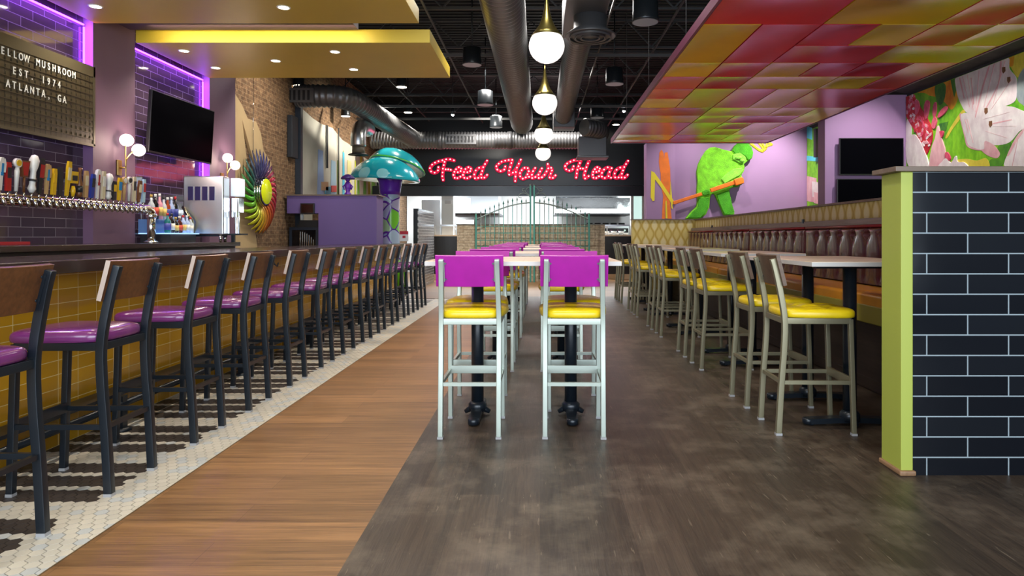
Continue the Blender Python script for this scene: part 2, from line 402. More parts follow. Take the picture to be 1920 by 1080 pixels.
struct(MB().box((3.10, 3.62, 0), (3.25, 13.45, HWT)).build('wall_booth', OG1))
struct(MB().box((1.842, 13.35, 0), (3.10, 13.50, HWT)).build('wall_booth_end', OG2))
struct(MB().box((3.07, 3.62, HWT), (3.28, 13.52, HWT + .022)).box((1.82, 13.33, HWT), (3.07, 13.52, HWT + .022)).build('trim_4', CAPW))
# storefront behind the camera
mb = MB().box((-5.2, -3.05, 0), (5.6, -2.95, .45)).box((-5.2, -3.05, 3.4), (5.6, -2.95, 5))
for x in (-5.2, -3.4, -1.6, .2, 2.0, 3.8, 5.5): mb.box((x, -3.05, .45), (x + .1, -2.95, 3.4))
struct(mb.build('wall_front', M('storefront_grey', (.08, .08, .09), .5)))

# soffits over the bar
def soffit(y0, y1, nm):
    o = MB().box((XC, y0, 3.33), (-1.20, y1, 3.475)).build(nm, YPAINT, bevel=.003); return struct(o)
soffit(-2.0, 6.59, 'ceiling_soffit'); soffit(7.25, 8.85, 'ceiling_soffit_rear')
struct(MB().box((XC, 6.75, 3.44), (-1.95, 7.15, 3.9)).build('ceiling_beam', M('dark_purple_paint', srgb(58, 38, 56), .6)))
VIOLET = E('violet_led', (.28, .04, 1.0), 9.0)
def ledstrip(name, pts, lab):
    o = MB().bar(pts, .014).build(name, VIOLET); tag(o, lab, 'led strip light')
ledstrip('led_strip', [(XW + .02, 4.95, 3.30), (XW + .02, 6.54, 3.30)], 'violet led strip along the niche top above the letter board')
ledstrip('led_strip', [(XW + .02, 7.27, 3.30), (XW + .02, 8.85, 3.30)], 'violet led strip along the niche top above the bar television')
ledstrip('led_strip', [(XW + .02, 6.545, 2.2), (XW + .02, 6.545, 3.28)], 'upright violet led strip on the column beside the letter board')
ledstrip('led_strip', [(XW + .02, 8.85, 1.6), (XW + .02, 8.85, 3.28)], 'upright violet led strip on the column beside the bar television')
area('niche_violet', (XW + .05, 5.7, 3.31), (0, 0, 0), .05, 1.6, 9, (.35, .08, 1), 160)
area('niche_violet', (XW + .05, 8.05, 3.31), (0, 0, 0), .05, 1.5, 9, (.35, .08, 1), 160)
area('niche_violet', (XW + .06, 6.5, 2.9), (PI / 2, 0, 0), .06, .9, 4, (.35, .08, 1), 170)
area('niche_violet', (XW + .06, 8.80, 2.6), (PI / 2, 0, 0), .06, 1.5, 5, (.35, .08, 1), 170)
# recessed downlights; the unseen ones in the near soffit are added for light
GLOW = E('warm_lamp_face', (1.0, .86, .62), 22.0)
TRIMW = M('white_trim_ring', (.8, .78, .7), .4)
DL = [(-4.07, 6.1, 'above the letter board'), (-2.36, 6.13, 'in the near soffit over the stools'), (-4.07, 4.6, 'unseen, added for light by the first column'),
      (-2.36, 4.5, 'unseen, added for light short of the near soffit end'), (-2.36, 2.9, 'unseen, added for light close to the storefront'),
      (-4.04, 7.56, 'rear soffit above the bar television'), (-4.05, 8.32, 'rear soffit beside the second column'), (-3.17, 7.99, 'centre of the rear soffit'),
      (-2.34, 7.6, 'rear soffit edge over the stools'), (-2.35, 8.4, 'rear soffit far corner over the stools')]
for x, y, where in DL:
    t = thing('downlight', 'small round recessed downlight glowing warm, ' + where, 'downlight', (x, y, 3.33), 0, 'downlights in the mustard soffits')
    MB().lathe([(.062, .002), (.060, -.006), (.048, -.006), (.046, .002)], n=24, cap=False).build('trim_ring', TRIMW, t)
    MB().lathe([(.047, -.004), (.047, -.001)], n=20).build('lamp', GLOW, t)
    spot('downlight_beam', (x, y, 3.30), 55, ang=125)
# unseen glow strip and fill light, added to brighten the rear soffit's fascia
tag(MB().box((-4.2, 6.50, 3.476), (-2.0, 6.53, 3.492)).build('fascia_fill_strip', E('fill_strip_glow', (1, .85, .4), 5)), 'slim warm glow strip, unseen, added on top of the near soffit below the dark beam', 'added glow strip')
area('fascia_fill', (-3.0, 6.97, 3.40), (PI / 2, 0, PI), 2.2, .04, 7, (1, .88, .5), 150).rotation_euler = (-PI / 2, 0, PI)  # unseen area light aimed at that fascia, added with the strip

# ================================================================== BAR
BT = Mtile('yellow_bar_tile', 'YZX', .168, .083, srgb(176, 128, 24), srgb(196, 146, 34), srgb(222, 196, 130), .16, off=0, ms=.0022, shift=(-.036, 0))
CT = M('dark_stone_counter', srgb(52, 42, 38), .16, 0, nz=(20, .25), spec=.9)
bar = thing('bar_counter', 'long bar with mustard tiled front and dark polished counter behind the purple stools', 'bar', (0, 0, 0))
MB().box((XB - .06, .8, 0), (XB, 13.1, 1.018)).build('tiled_front', BT, bar)
MB().box((-3.45, .8, .05), (XB - .06, 11.97, 1.018)).build('bar_body', BLACKP, bar)
MB().prism([(-3.48, .8, 1.018), (-2.62, .8, 1.018), (-2.62, 13.6, 1.018), (-2.925, 13.6, 1.018), (-2.925, 11.96, 1.018), (-3.48, 11.96, 1.018)], (0, 0, 0), (0, 0, .072)).build('countertop', CT, bar, bevel=.004)
for y in (4.55, 7.0, 9.4, 11.8):
    MB().bar([(XB + .004, y, .99), (XB + .03, y, .93), (XB + .06, y, .91), (XB + .07, y, .95)], .012).build('purse_hook', BLACKM, bar)
fr = thing('foot_rail', 'black steel foot rail and ledge along the foot of the bar', 'foot rail')
MB().box((-2.80, 1.2, .215), (-2.66, 13.0, .235)).build('ledge', BLACKM, fr)
MB().tube([(-2.63, 1.2, .17), (-2.63, 13.0, .17)], .019, 10).build('rail', BLACKM, fr)
MB().tube([(-2.70, 1.2, .13), (-2.70, 13.0, .13)], .012, 10).build('rail', BLACKM, fr)
for k in range(7):
    y = 2.5 + k * 1.7
    MB().bar([(-2.64, y, .02), (-2.64, y, .22)], .05, .05).lathe([(.06, 0), (.06, .014), (.03, .022)], (-2.64, y, 0), 16).build('support_post', BLACKM, fr)
# back bar
bb = thing('back_bar', 'raised dark back bar ledge carrying the beer taps and bottles', 'back bar')
MB().box((-4.395, 1.2, 1.108), (-3.75, 8.34, 1.155)).build('ledge_top', CT, bb, bevel=.003)
MB().box((-4.395, 1.2, 0), (-3.80, 8.30, 1.108)).build('cabinet', M('dark_cabinet', srgb(54, 42, 38), .35), bb)
# tap tower
tt = thing('beer_tap_tower', 'polished pipe tower with a long row of beer taps on the back bar', 'beer tap tower')
MB().tube([(-4.2, 2.6, 1.52), (-4.2, 7.12, 1.52), (-4.2, 7.18, 1.50), (-4.2, 7.2, 1.44)], .045, 16).build('tap_rail', M('gold_steel', srgb(196, 178, 140), .15, 1.0), tt)
for y in (7.2, 4.4): MB().tube([(-4.2, y, 1.155), (-4.2, y, 1.50)], .042, 16).lathe([(.075, 1.155), (.075, 1.17), (.05, 1.18)], (-4.2, y, 0), 20).lathe([(.05, 1.42), (.055, 1.43), (.055, 1.46), (.05, 1.47)], (-4.2, y, 0), 20).build('leg', CHROME, tt)
HC = dict(w=srgb(226, 222, 214), k=(.02, .02, .02), y=srgb(226, 180, 30), t=srgb(196, 158, 104), r=srgb(176, 36, 30), b=srgb(40, 60, 150), br=srgb(110, 68, 36), lb=srgb(180, 214, 230), g=srgb(110, 170, 50), c=srgb(216, 204, 168), n=srgb(30, 130, 190))
hm = {k: M('tap_paint_' + k, v, .35) for k, v in HC.items()}
def hpaddle(w0, w1, h, d=.02): # flat handle seen from +X side: breadth along Y
    return MB().prism([(0, -w0 / 2, 0), (0, w0 / 2, 0), (0, w1 / 2, h * .8), (0, w1 * .35, h), (0, -w1 * .35, h), (0, -w1 / 2, h * .8)], (-d / 2, 0, 0), (d / 2, 0, 0))
HS = [('w', 'disc', .27), ('br', 'shield', .25), ('w', 'bulb', .31), ('k', 'paddle', .29), ('t', 'oar', .25), ('y', 'block', .22), ('k', 'paddle', .24), ('y', 'fish', .30),
      ('y', 'sign', .23), ('br', 'bottle', .26), ('t', 'block', .24), ('b', 'block', .22), ('w', 'oar', .27), ('c', 'block', .26), ('w', 'bulb', .25), ('k', 'block', .18), ('y', 'paddle', .22),
      ('t', 'disc', .24), ('w', 'disc', .25), ('c', 'block', .25), ('br', 'paddle', .22), ('lb', 'block', .24)]
HS = [('y', 'paddle', .24), ('w', 'oar', .25), ('r', 'block', .22)] + HS
seq = {}
for k in range(25):
    y = 4.98 + k * .0795; col, kind, h = HS[k]
    f = MB().lathe([(.02, 0), (.02, .03), (.012, .05), (.012, .075)], (-4.2 + .045, y, 1.52), 12, axis='X').tube([(-4.09, y, 1.53), (-4.075, y, 1.50), (-4.06, y, 1.455)], [.013, .015, .010], 8).tube([(-4.105, y, 1.53), (-4.105, y, 1.575)], .008, 8).build('faucet', CHROME, tt)
    hb = MB(); z0 = 1.575; m2 = hm[col]; m3 = hm[random.choice(['w', 'r', 'k', 'y', 'c', 'n'])]
    if kind in ('paddle', 'block', 'fish', 'oar'):
        wd = {'paddle': (.03, .055), 'block': (.042, .046), 'fish': (.025, .05), 'oar': (.022, .03)}[kind]
        q = hpaddle(wd[0], wd[1], h); hb.v += [(v[0], v[1], v[2]) for v in q.v]; hb.f += q.f; hb.m += q.m; hb.sm += q.sm
        if kind == 'oar': hb.prism([(0, -.03, h * .55), (0, .03, h * .55), (0, .033, h * .8), (0, .02, h * .97), (0, -.02, h * .97), (0, -.033, h * .8)], (-.012, 0, 0), (.014, 0, 0), 0)
        hb.box((.008, -wd[1] * .36, h * .45), (.0145, wd[1] * .36, h * .82), 1)
    elif kind == 'disc':
        hb.lathe([(.013, 0), (.018, h * .6), (.013, h * .7)], n=12).lathe([(.036, -.012), (.036, .012)], (0, 0, h * .83), 20, axis='X').lathe([(.024, .012), (.024, .016)], (0, 0, h * .83), 16, 1, axis='X')
    elif kind == 'bulb':
        hb.lathe([(.014, 0), (.03, h * .1), (.022, h * .2), (.02, h * .55), (.032, h * .7), (.036, h * .85), (.022, h * .97), (.001, h)], n=16).lathe([(.031, h * .3), (.033, h * .32), (.030, h * .36)], n=16, mi=1)
    elif kind == 'shield':
        hb.lathe([(.009, 0), (.009, h * .5)], n=10).prism([(0, -.026, h * .48), (0, .026, h * .48), (0, .045, h), (0, -.045, h)], (-.012, 0, 0), (.012, 0, 0)).prism([(0, -.018, h * .53), (0, .018, h * .53), (0, .033, h * .95), (0, -.033, h * .95)], (.012, 0, 0), (.015, 0, 0), 1)
    elif kind == 'sign':
        hb.lathe([(.012, 0), (.02, h * .2), (.012, h * .4)], n=12).box((-.012, -.045, h * .5), (.012, .045, h * .95)).box((.012, -.03, h * .6), (.016, .03, h * .8), 1)
    elif kind == 'bottle':
        hb.lathe([(.022, 0), (.026, h * .1), (.026, h * .45), (.012, h * .62), (.011, h * .85), (.016, h * .9), (.016, h)], n=14).lathe([(.0268, h * .16), (.0268, h * .38)], n=14, mi=1)
    o = hb.build('tap_handle', [m2, m3], f, (-4.105, y, z0)); o.rotation_euler = (random.uniform(-.06, .06), .06, 0)
# drip tray / red menu on ledge
tag(MB().box((-4.36, 5.30, 1.156), (-4.30, 5.62, 1.180)).build('napkin_tray', M('red_tray', srgb(170, 40, 50), .4)), 'slim red tray lying on the back bar under the taps', 'tray')

# letter board
LB = thing('letter_board', 'grey slotted message board with white letters over the beer taps', 'sign board', (-4.37, 0, 0))
def Mboard():
    m, nt, b = newmat('slotted_board'); v, _ = coords(nt, 'YZX')
    br = nt.nodes.new('ShaderNodeTexBrick'); nt.links.new(v, br.inputs[0]); br.offset = 0; br.inputs['Scale'].default_value = 1
    br.inputs['Brick Width'].default_value = .064; br.inputs['Row Height'].default_value = .062; br.inputs['Mortar Size'].default_value = .0035
    br.inputs['Color1'].default_value = rgb(srgb(88, 78, 58)); br.inputs['Color2'].default_value = rgb(srgb(80, 70, 52)); br.inputs['Mortar'].default_value = rgb(srgb(34, 28, 22))
    nt.links.new(br.outputs[0], b.inputs['Base Color']); b.inputs['Roughness'].default_value = .5; b.inputs['Metallic'].default_value = .3
    bump(nt, b, math_(nt, 'SUBTRACT', 1, br.outputs['Fac']), .8, .006); return m
MB().box((-.03, 5.03, 2.12), (.0, 6.53, 2.87)).build('slotted_panel', Mboard(), LB)
MB().box((-.032, 5.02, 2.78), (.006, 6.54, 2.88)).box((-.032, 6.515, 2.11), (.006, 6.54, 2.88)).box((-.032, 5.02, 2.10), (.006, 6.54, 2.125)).box((-.032, 5.02, 2.1), (.006, 5.04, 2.88)).build('frame', M('olive_frame', srgb(94, 86, 66), .45, .4), LB)
FLAP = M('flap_bronze', srgb(78, 68, 48), .45, .3)
for r in range(10):
    z = 2.165 + r * .062; pts = [(0, 5.045, z), (0, 6.51, z)]
    for k in reversed(range(23)):
        a = 5.06 + k * .064; pts += [(0, a + .03, z + .008), (0, a + .03, z + .034), (0, a, z + .034), (0, a, z + .008)]
    mb = MB().prism(pts, (0, 0, 0), (.007, 0, 0))
    mb.build('letter_rail', FLAP, LB)
LETW = M('white_letters', (.85, .85, .8), .5, emit=None)
for txt, ze, y0, y1 in (('YELLOW MUSHROOM', 2.702, 5.31, 6.262), ('EST. 1974', 2.568, 5.493, 6.072), ('ATLANTA, GA', 2.447, 5.427, 6.14)):
    step = (y1 - y0) / len(txt)
    for i, ch in enumerate(txt):
        if ch == ' ': continue
        c = bpy.data.curves.new('letter', 'FONT'); c.body = ch; c.size = .088; c.extrude = .0015; c.offset = .0012; c.align_x = 'CENTER'
        tmp = bpy.data.objects.new('letter_src', c); me = bpy.data.meshes.new_from_object(tmp); bpy.data.objects.remove(tmp); me.materials.clear(); me.materials.append(LETW)
        o = bpy.data.objects.new('letter', me); COL.objects.link(o); o.parent = LB
        o.location = (.012, y0 + (i + .5) * step, ze); o.rotation_euler = (PI / 2, 0, PI / 2); o.scale = (.72, 1, 1)

# televisions
def tv(loc, w, h, rz, tilt, lab, br=.06):
    t = thing('television', lab, 'television', loc, rz); t.rotation_euler = (tilt, 0, rz)
    MB().box((-w / 2, -.0, -h / 2), (w / 2, .04, h / 2)).build('bezel', M('tv_bezel', (.015, .015, .017), .3), t, bevel=.004)
    MB().box((-w / 2 + .012, -.003, -h / 2 + .018), (w / 2 - .012, .001, h / 2 - .012)).build('screen', SCREEN, t)
    MB().box((-.15, .04, -.15), (.15, .04 + br, .15)).build('wall_bracket', BLACKP, t); return t
# local -Y faces the viewer; the bar tv faces +X
tvo = tv((-4.26, 7.98, 2.50), 1.30, .69, PI / 2, 0, 'black flat television in the niche over the back bar bottles', .17)
tvo.rotation_euler = (.06, 0, PI / 2 - .04)
tv(atY(1634.5, 293.5, 9.895), .95, .55, 0, 0, 'upper black television on the lilac pier, clear above the tiled partition')
tv(atY(1630, 370, 9.895), .95, .55, 0, 0, 'lower black television on the lilac pier, partly behind the tiled partition')

# sconces
OPAL = E('opal_glass', (1.0, .90, .80), 1.5)
def sconce(y, z, lab):
    t = thing('wall_sconce', lab, 'wall lamp', (XC, y, z), 0, None)
    MB().box((0, -.035, -.08), (.02, .035, .08)).build('wall_plate', BRASS, t, bevel=.004)
    MB().tube(smooth_path([(.02, 0, -.02), (.06, .01, -.04), (.08, 0, -.12), (.08, 0, -.16), (.08, .0, .0), (.08, .02, .10), (.09, .10, .18)][3:] ), .007, 8).tube(smooth_path([(.08, 0, 0), (.08, -.01, .12), (.075, 0, .24)]), .007, 8).tube([(.015, 0, 0), (.08, 0, 0)], .008, 8).build('arm', BRASS, t)
    for p in ((.075, .02, .29), (.11, .17, .205)):
        MB().ball(p, .066, 20).build('globe', OPAL, t)
        point('sconce_glow', (XC + p[0] + .1, y + p[1], z + p[2]), 5, (1, .75, .62), .05)
sconce(6.95, 1.94, 'brass twin globe sconce on the column beside the letter board')
sconce(9.20, 2.02, 'brass twin globe sconce on the column behind the steel drink machine')

# bottles, shelf, drink machine on the back bar
sh = thing('bottle_shelf', 'two step lit glass shelf for bottles beside the tap tower', 'bottle shelf')
MB().box((-4.38, 7.3, 1.155), (-4.05, 7.84, 1.25)).build('shelf_base', M('shelf_black', (.02, .02, .025), .3), sh)
MB().box((-4.39, 7.28, 1.25), (-4.02, 7.86, 1.262)).build('shelf_board', E('blue_lit_edge', (.35, .6, 1.0), .8), sh)
MB().box((-4.39, 7.28, 1.262), (-4.20, 7.86, 1.40)).box((-4.39, 7.28, 1.40), (-4.18, 7.86, 1.412)).build('shelf_step', M('blue_acrylic', srgb(90, 130, 190), .15), sh)
glassc = [(srgb(190, 200, 210), 'clear'), (srgb(30, 110, 110), 'teal'), (srgb(150, 60, 30), 'amber'), (srgb(20, 20, 24), 'black'), (srgb(220, 150, 170), 'pink'), (srgb(70, 20, 20), 'dark red'), (srgb(170, 190, 230), 'pale blue')]
capc = [((.02, .02, .02), 'black'), (srgb(190, 30, 30), 'red'), (srgb(190, 160, 80), 'gold'), ((.7, .7, .7), 'silver')]
labc = [(srgb(230, 225, 215), 'white'), (srgb(220, 190, 110), 'yellow'), (srgb(60, 70, 150), 'blue'), (srgb(200, 80, 60), 'orange')]
def bottle(x, y, z, h, r, gi, ci, li, kind, lab):
    t = thing('liquor_bottle', lab, 'bottle', (x, y, z), random.uniform(-.3, .3), 'liquor bottles on the lit shelf')
    MB().lathe([(r * .9, 0), (r, .008), (r, h * .55), (r * .9, h * .62), (r * .38, h * .74), (r * .34, h * .9)], n=16).build('glass_body', M('bottle_glass_' + str(gi), glassc[gi][0], .08, 0, coat=.5), t)
    MB().lathe([(r * .40, h * .88), (r * .40, h)], n=12).build('cap', M('cap_' + str(ci), capc[ci][0], .3), t)
    MB().lathe([(r * 1.02, h * .15), (r * 1.02, h * .48)], n=16).build('paper_label', M('paper_' + str(li), labc[li][0], .6), t)
rb = random.Random(3); used = set()
rows = [(-4.10, 1.262, 'front row', 7, .20), (-4.28, 1.412, 'raised back row', 7, .27)]
for x, z, rn, n, h in rows:
    for k in range(n):
        y = 7.335 + k * (.48 / (n - 1))
        while True:
            gi, ci, li = rb.randrange(7), rb.randrange(4), rb.randrange(4)
            if (gi, ci, li) not in used: used.add((gi, ci, li)); break
        bottle(x, y, z, h * rb.uniform(.85, 1.12), .034, gi, ci, li, 0, '%s glass bottle, %s cap, %s label, %s of the bar shelf' % (glassc[gi][1], capc[ci][1], labc[li][1], rn))
# drink machine
dm = thing('frozen_drink_machine', 'tall stainless drink machine on the far end of the back bar', 'drink machine', (-4.0, 8.0, 1.155))
MB().box((-.26, -.05, .09), (.22, .12, .79)).build('steel_body', STEEL, dm, bevel=.015)
for k in range(4): MB().box((-.20 + k * .085, -.056, .50), (-.137 + k * .085, -.049, .665)).build('vent_window', M('smoked_vent', srgb(50, 44, 84), .2), dm)
MB().tube(smooth_path([(-.27, -.03, .42), (-.20, -.10, .36), (-.12, -.11, .24), (-.15, -.06, .10)]), .018, 10).build('drain_arm', M('bent_steel', srgb(170, 165, 130), .2, 1), dm)
for p in ((-.22, -.01), (.17, -.01), (-.22, .10), (.17, .10)): MB().lathe([(.016, 0), (.022, .09)], (p[0], p[1], 0), 12).build('foot', CHROME, dm)
MB().box((.222, .13, .56), (.325, .30, .78)).build('display_head', M('white_display', srgb(214, 228, 232), .3, emit=(.8, .9, 1), es=.4), dm, bevel=.006)
MB().box((.222, .14, .36), (.32, .28, .54)).lathe([(.018, .30), (.018, .38)], (.25, .13, 0), 10).lathe([(.018, .30), (.018, .38)], (.30, .13, 0), 10).build('dispenser', CHROME, dm, bevel=.004)
MB().bar([(.26, .2, .10), (.25, .2, .37)], .018).bar([(.31, .16, .10), (.305, .16, .37)], .018).build('pour_tube', CHROME, dm)
MB().box((.20, .10, .085), (.36, .30, .105)).box((.225, .14, .0), (.26, .18, .086)).box((-.24, -.0, .07), (.2, .1, .09)).build('drip_tray', BLACKM, dm)
# ================================================================== STOOLS
def sup(a, n=4.6):
    c, s = math.cos(a), math.sin(a); return (math.copysign(abs(c) ** (2 / n), c), math.copysign(abs(s) ** (2 / n), s))
def seat_mesh(w, d, t, yc, z0, quilt=False):
    mb = MB(); n = 48; prof = [(.93, 0), (.99, .004), (1.0, .016), (1.0, .030), (.985, .041), (.95, .049), (.87, .055), (.76, .059), (.62, .062), (.48, .063), (.34, .064), (.2, .065), (.08, .065)]
    vs = []
    for s, z in prof:
        for k in range(n):
            u, v = sup(2 * PI * k / n); x = u * s * w / 2 * (1 + .09 * v); y = v * s * d / 2 + yc; zz = z * t / .065
            if quilt and s < .98:
                e = min(1, (1 - s) * 5)
                zz -= e * (.016 * math.exp(-(min(abs(x - w * .16), abs(x + w * .16)) / .014) ** 2) + .014 * math.exp(-(min(abs(y - yc - d * .14), abs(y - yc + d * .16)) / .014) ** 2))
            vs.append((x, y, z0 + zz))
    vs.append((0, yc, z0 + t)); fs = [(i * n + k, i * n + (k + 1) % n, (i + 1) * n + (k + 1) % n, (i + 1) * n + k) for i in range(len(prof) - 1) for k in range(n)]
    fs += [((len(prof) - 1) * n + k, (len(prof) - 1) * n + (k + 1) % n, len(vs) - 1) for k in range(n)] + [tuple(range(n - 1, -1, -1))]
    mb.add(vs, fs, 0, True); return mb
def make_stool(name, label, cat, group, fm, bm, sm, quilt, edge=None, tw=.030):
    t = thing(name, label, cat, (0, 0, 0), 0, group)
    for sx in (-1, 1):
        x = sx * .176
        rear = smooth_path([(x, -.238, .012), (x, -.222, .30), (x, -.205, .52), (x, -.200, .69), (x * .985, -.215, .82), (x * .96, -.250, 1.0), (x * .95, -.272, 1.085)], 3)
        lg = MB().bar(rear, tw, tw * 1.15, up=(0, 1, 0)).build('leg', fm, t, bevel=.003, seg=1)
        MB().box((x - .017, -.257, 0), (x + .017, -.219, .014)).build('foot_glide', M('grey_glide', (.35, .35, .36), .5), lg)
        lg = MB().bar([(x, .222, .012), (x, .200, .715)], tw * .95, tw * .95, up=(0, 1, 0)).build('leg', fm, t, bevel=.003, seg=1)
        MB().box((x - .016, .206, 0), (x + .016, .238, .014)).build('foot_glide', M('grey_glide', (.35, .35, .36), .5), lg)
        MB().bar([(x, -.218, .325), (x, .213, .325)], .018, .024).build('side_stretcher', fm, t)
    MB().box((-.172, -.213, .685), (.172, -.188, .722)).box((-.172, .188, .685), (.172, .213, .722)).box((-.190, -.2, .685), (-.164, .2, .722)).box((.164, -.2, .685), (.190, .2, .722)).build('seat_frame', fm, t, bevel=.002, seg=1)
    MB().bar([(-.17, -.221, .326), (.17, -.221, .326)], .020, .022).build('rear_stretcher', fm, t)
    MB().box((-.17, .196, .305), (.17, .214, .358)).build('footrest', fm, t, bevel=.002, seg=1)
    seat_mesh(.425, .455, .066, .018, .722, quilt).build('seat', sm, t)
    # back panel, leaning with the posts, sitting side of them
    y0, z0, y1, z1 = -.216, .918, -.262, 1.106; th = .022
    for b in (0,):
        dn = Vector((0, z1 - z0, -(y1 - y0))).normalized()
        f = lambda x, s, o: (x, (y0 if s == 0 else y1) + dn.y * o, (z0 if s == 0 else z1) + dn.z * o)
        n = 12; vs = []; 
        for i in range(n + 1):
            x = -.205 + .41 * i / n; cv = -.010 * (1 - (2 * i / n - 1) ** 2)
            for s, o in ((0, 0), (1, 0), (1, th), (0, th)): vs.append(f(x, s, o + cv))
        mb = MB(); fs = [(i * 4 + k, i * 4 + (k + 1) % 4, i * 4 + 4 + (k + 1) % 4, i * 4 + 4 + k) for i in range(n) for k in range(4)]
        mb.add(vs, fs, 0); mb.add(vs[:4], [(0, 1, 2, 3)], 1); mb.add(vs[-4:], [(3, 2, 1, 0)], 1)
        mb.build('backrest', [bm, edge or bm], t, bevel=.0025, seg=1)
    for sx in (-1, 1):
        x = sx * .143
        br = MB().bar([(x, -.224, .95), (x, -.254, 1.07)], .022, .004, up=(0, 1, 0)).bar([(sx * .151, -.232, .95), (sx * .151, -.262, 1.07)], .004, .018, up=(0, 1, 0)).build('bracket', fm, t)
        for zz in (.962, 1.058): MB().lathe([(.006, -.004), (.006, 0), (.003, .001)], (x, -.2285 - (zz - .95) * .25, zz), 8, axis='Y').build('bolt', BLACKM, br)
    return t
orders = ['nearest the storefront', 'second from the storefront', 'third from the storefront', 'fourth from the storefront', 'fifth from the storefront', 'sixth from the storefront', 'middle of the row, seventh from the storefront',
          'sixth from the far end', 'fifth from the far end', 'fourth from the far end', 'third from the far end', 'second from the far end', 'last at the far end by the blue mushroom']
# bar stools face -X (the bar); local +y is the front
barstool = make_stool('bar_stool', 'x', 'bar stool', 'purple bar stools along the bar', BLACKM, WALNUT, PVINYL, False, PLYEDGE, .034)
booth = make_stool('booth_stool', 'x', 'bar stool', 'yellow quilted stools at the booth tables', M('silver_frame_warm_lit', srgb(132, 126, 102), .36, .45), UMBER, YVINYL, True)  # same silver frames; their warmer, dimmer light is put into the colour
mag = make_stool('magenta_stool', 'x', 'bar stool', 'magenta backed stools at the centre tables', SILVER, MAG, YVINYL, False)
index_children()
def place(proto, first, x, y, rz, lab):
    o = proto if first else copy_tree(proto)
    o.location = (x, y, 0); o.rotation_euler = (0, 0, rz); o['label'] = lab; return o
near = [2.36, 3.125, 3.895, 4.625, 5.39, 6.157, 6.88, 7.625, 8.35, 9.15, 9.93, 10.68, 11.44]
rr = random.Random(5)
for k, y in enumerate(near):
    place(barstool, k == 0, -2.03 - .238, y + .187, PI / 2 + rr.uniform(-.02, .02), 'purple seat wood back bar stool, ' + orders[k])
rows5 = ['nearest', 'second', 'middle', 'fourth', 'farthest']
for k in range(5):
    yb = 4.03 + 2.0 * k
    first = k == 0
    j = lambda: rr.uniform(-.012, .012)
    place(mag, first, -.422 + j(), yb + .238, rr.uniform(-.02, .02), 'magenta backed stool, back to the camera, bar side of the %s centre table' % rows5[k])
    place(mag, False, .208 + j(), yb + .238, rr.uniform(-.02, .02), 'magenta backed stool, back to the camera, booth side of the %s centre table' % rows5[k])
    place(mag, False, -.44 + j(), yb + .86, PI + rr.uniform(-.02, .02), 'magenta backed stool facing the camera, bar side of the %s centre table' % rows5[k])
    place(mag, False, .225 + j(), yb + .86, PI + rr.uniform(-.02, .02), 'magenta backed stool facing the camera, booth side of the %s centre table' % rows5[k])
    place(booth, first, 1.47 + .238, yb + .245, -PI / 2 + rr.uniform(-.03, .03), 'quilted yellow stool at the %s booth table, its near place' % rows5[k])
    place(booth, False, 1.468 + .238, yb + .90, -PI / 2 + rr.uniform(-.03, .03), 'quilted yellow stool at the %s booth table, its far place' % rows5[k])

# ------------------------------------------------------------------ tables
def make_table(name, cat, group, sx, sy, peds, along):
    t = thing(name, 'x', cat, (0, 0, 0), 0, group)
    MB().box((-sx / 2, -sy / 2, 1.040), (sx / 2, sy / 2, 1.07)).build('tabletop', MAPLE, t, bevel=.003)
    e = .0015
    MB().box((-sx / 2 - e, -sy / 2 - e, 1.041), (sx / 2 + e, -sy / 2, 1.0665)).box((-sx / 2 - e, sy / 2, 1.041), (sx / 2 + e, sy / 2 + e, 1.0665)).box((-sx / 2 - e, -sy / 2, 1.041), (-sx / 2, sy / 2, 1.0665)).box((sx / 2, -sy / 2, 1.041), (sx / 2 + e, sy / 2, 1.0665)).build('edge_band', MAPLE_EDGE, t)
    for px, py in peds:
        p = MB().lathe([(.042, .07), (.042, 1.02)], (px, py, 0), 20).build('pedestal', BLACKM, t)
        a = (1, 0) if along == 'X' else (0, 1); L = .27
        bs = MB()
        for s in (-1, 1):
            bs.bar([(px, py, .036), (px + a[0] * s * .12, py + a[1] * s * .12, .034), (px + a[0] * s * L, py + a[1] * s * L, .027)], .072, .034)
            bs.lathe([(.037, .010), (.037, .042), (.030, .046)], (px + a[0] * s * L, py + a[1] * s * L, 0), 16)
        c = (-a[1], a[0]); 
        for s in (-1, 1): bs.tube([(px, py, .05), (px + c[0] * s * .05, py + c[1] * s * .05, .04), (px + c[0] * s * .085, py + c[1] * s * .085, .02)], [.035, .026, .018], 12, flat=.8, fup=(0, 0, 1))
        bs.lathe([(.062, .03), (.062, .075), (.045, .095)], (px, py, 0), 20)
        for s in (-1, 1): bs.lathe([(.018, 0), (.018, .02)], (px + a[0] * s * (L - .02), py + a[1] * s * (L - .02), 0), 10)
        bs.build('cast_foot', BLACKM, p)
        MB().box((px - .20 * abs(a[0]) - .03, py - .20 * abs(a[1]) - .03, 1.015), (px + .20 * abs(a[0]) + .03, py + .20 * abs(a[1]) + .03, 1.04)).build('mounting_plate', BLACKM, p)
    return t
ct = make_table('centre_table', 'table', 'pale tables down the middle', 1.215, .92, [(-.325, .0), (.315, .0)], 'Y')
btb = make_table('booth_table', 'table', 'pale tables along the booth', .76, 1.22, [(0, -.28), (0, .40)], 'X')
index_children()
for k in range(5):
    o = place(ct, k == 0, -.106, 4.58 + 2.0 * k, 0, 'pale wood high table, %s of the five between magenta stools' % rows5[k])
    o = place(btb, k == 0, 2.01, 4.61 + 2.0 * k, 0, 'pale wood high table, %s of the five along the booth' % rows5[k])

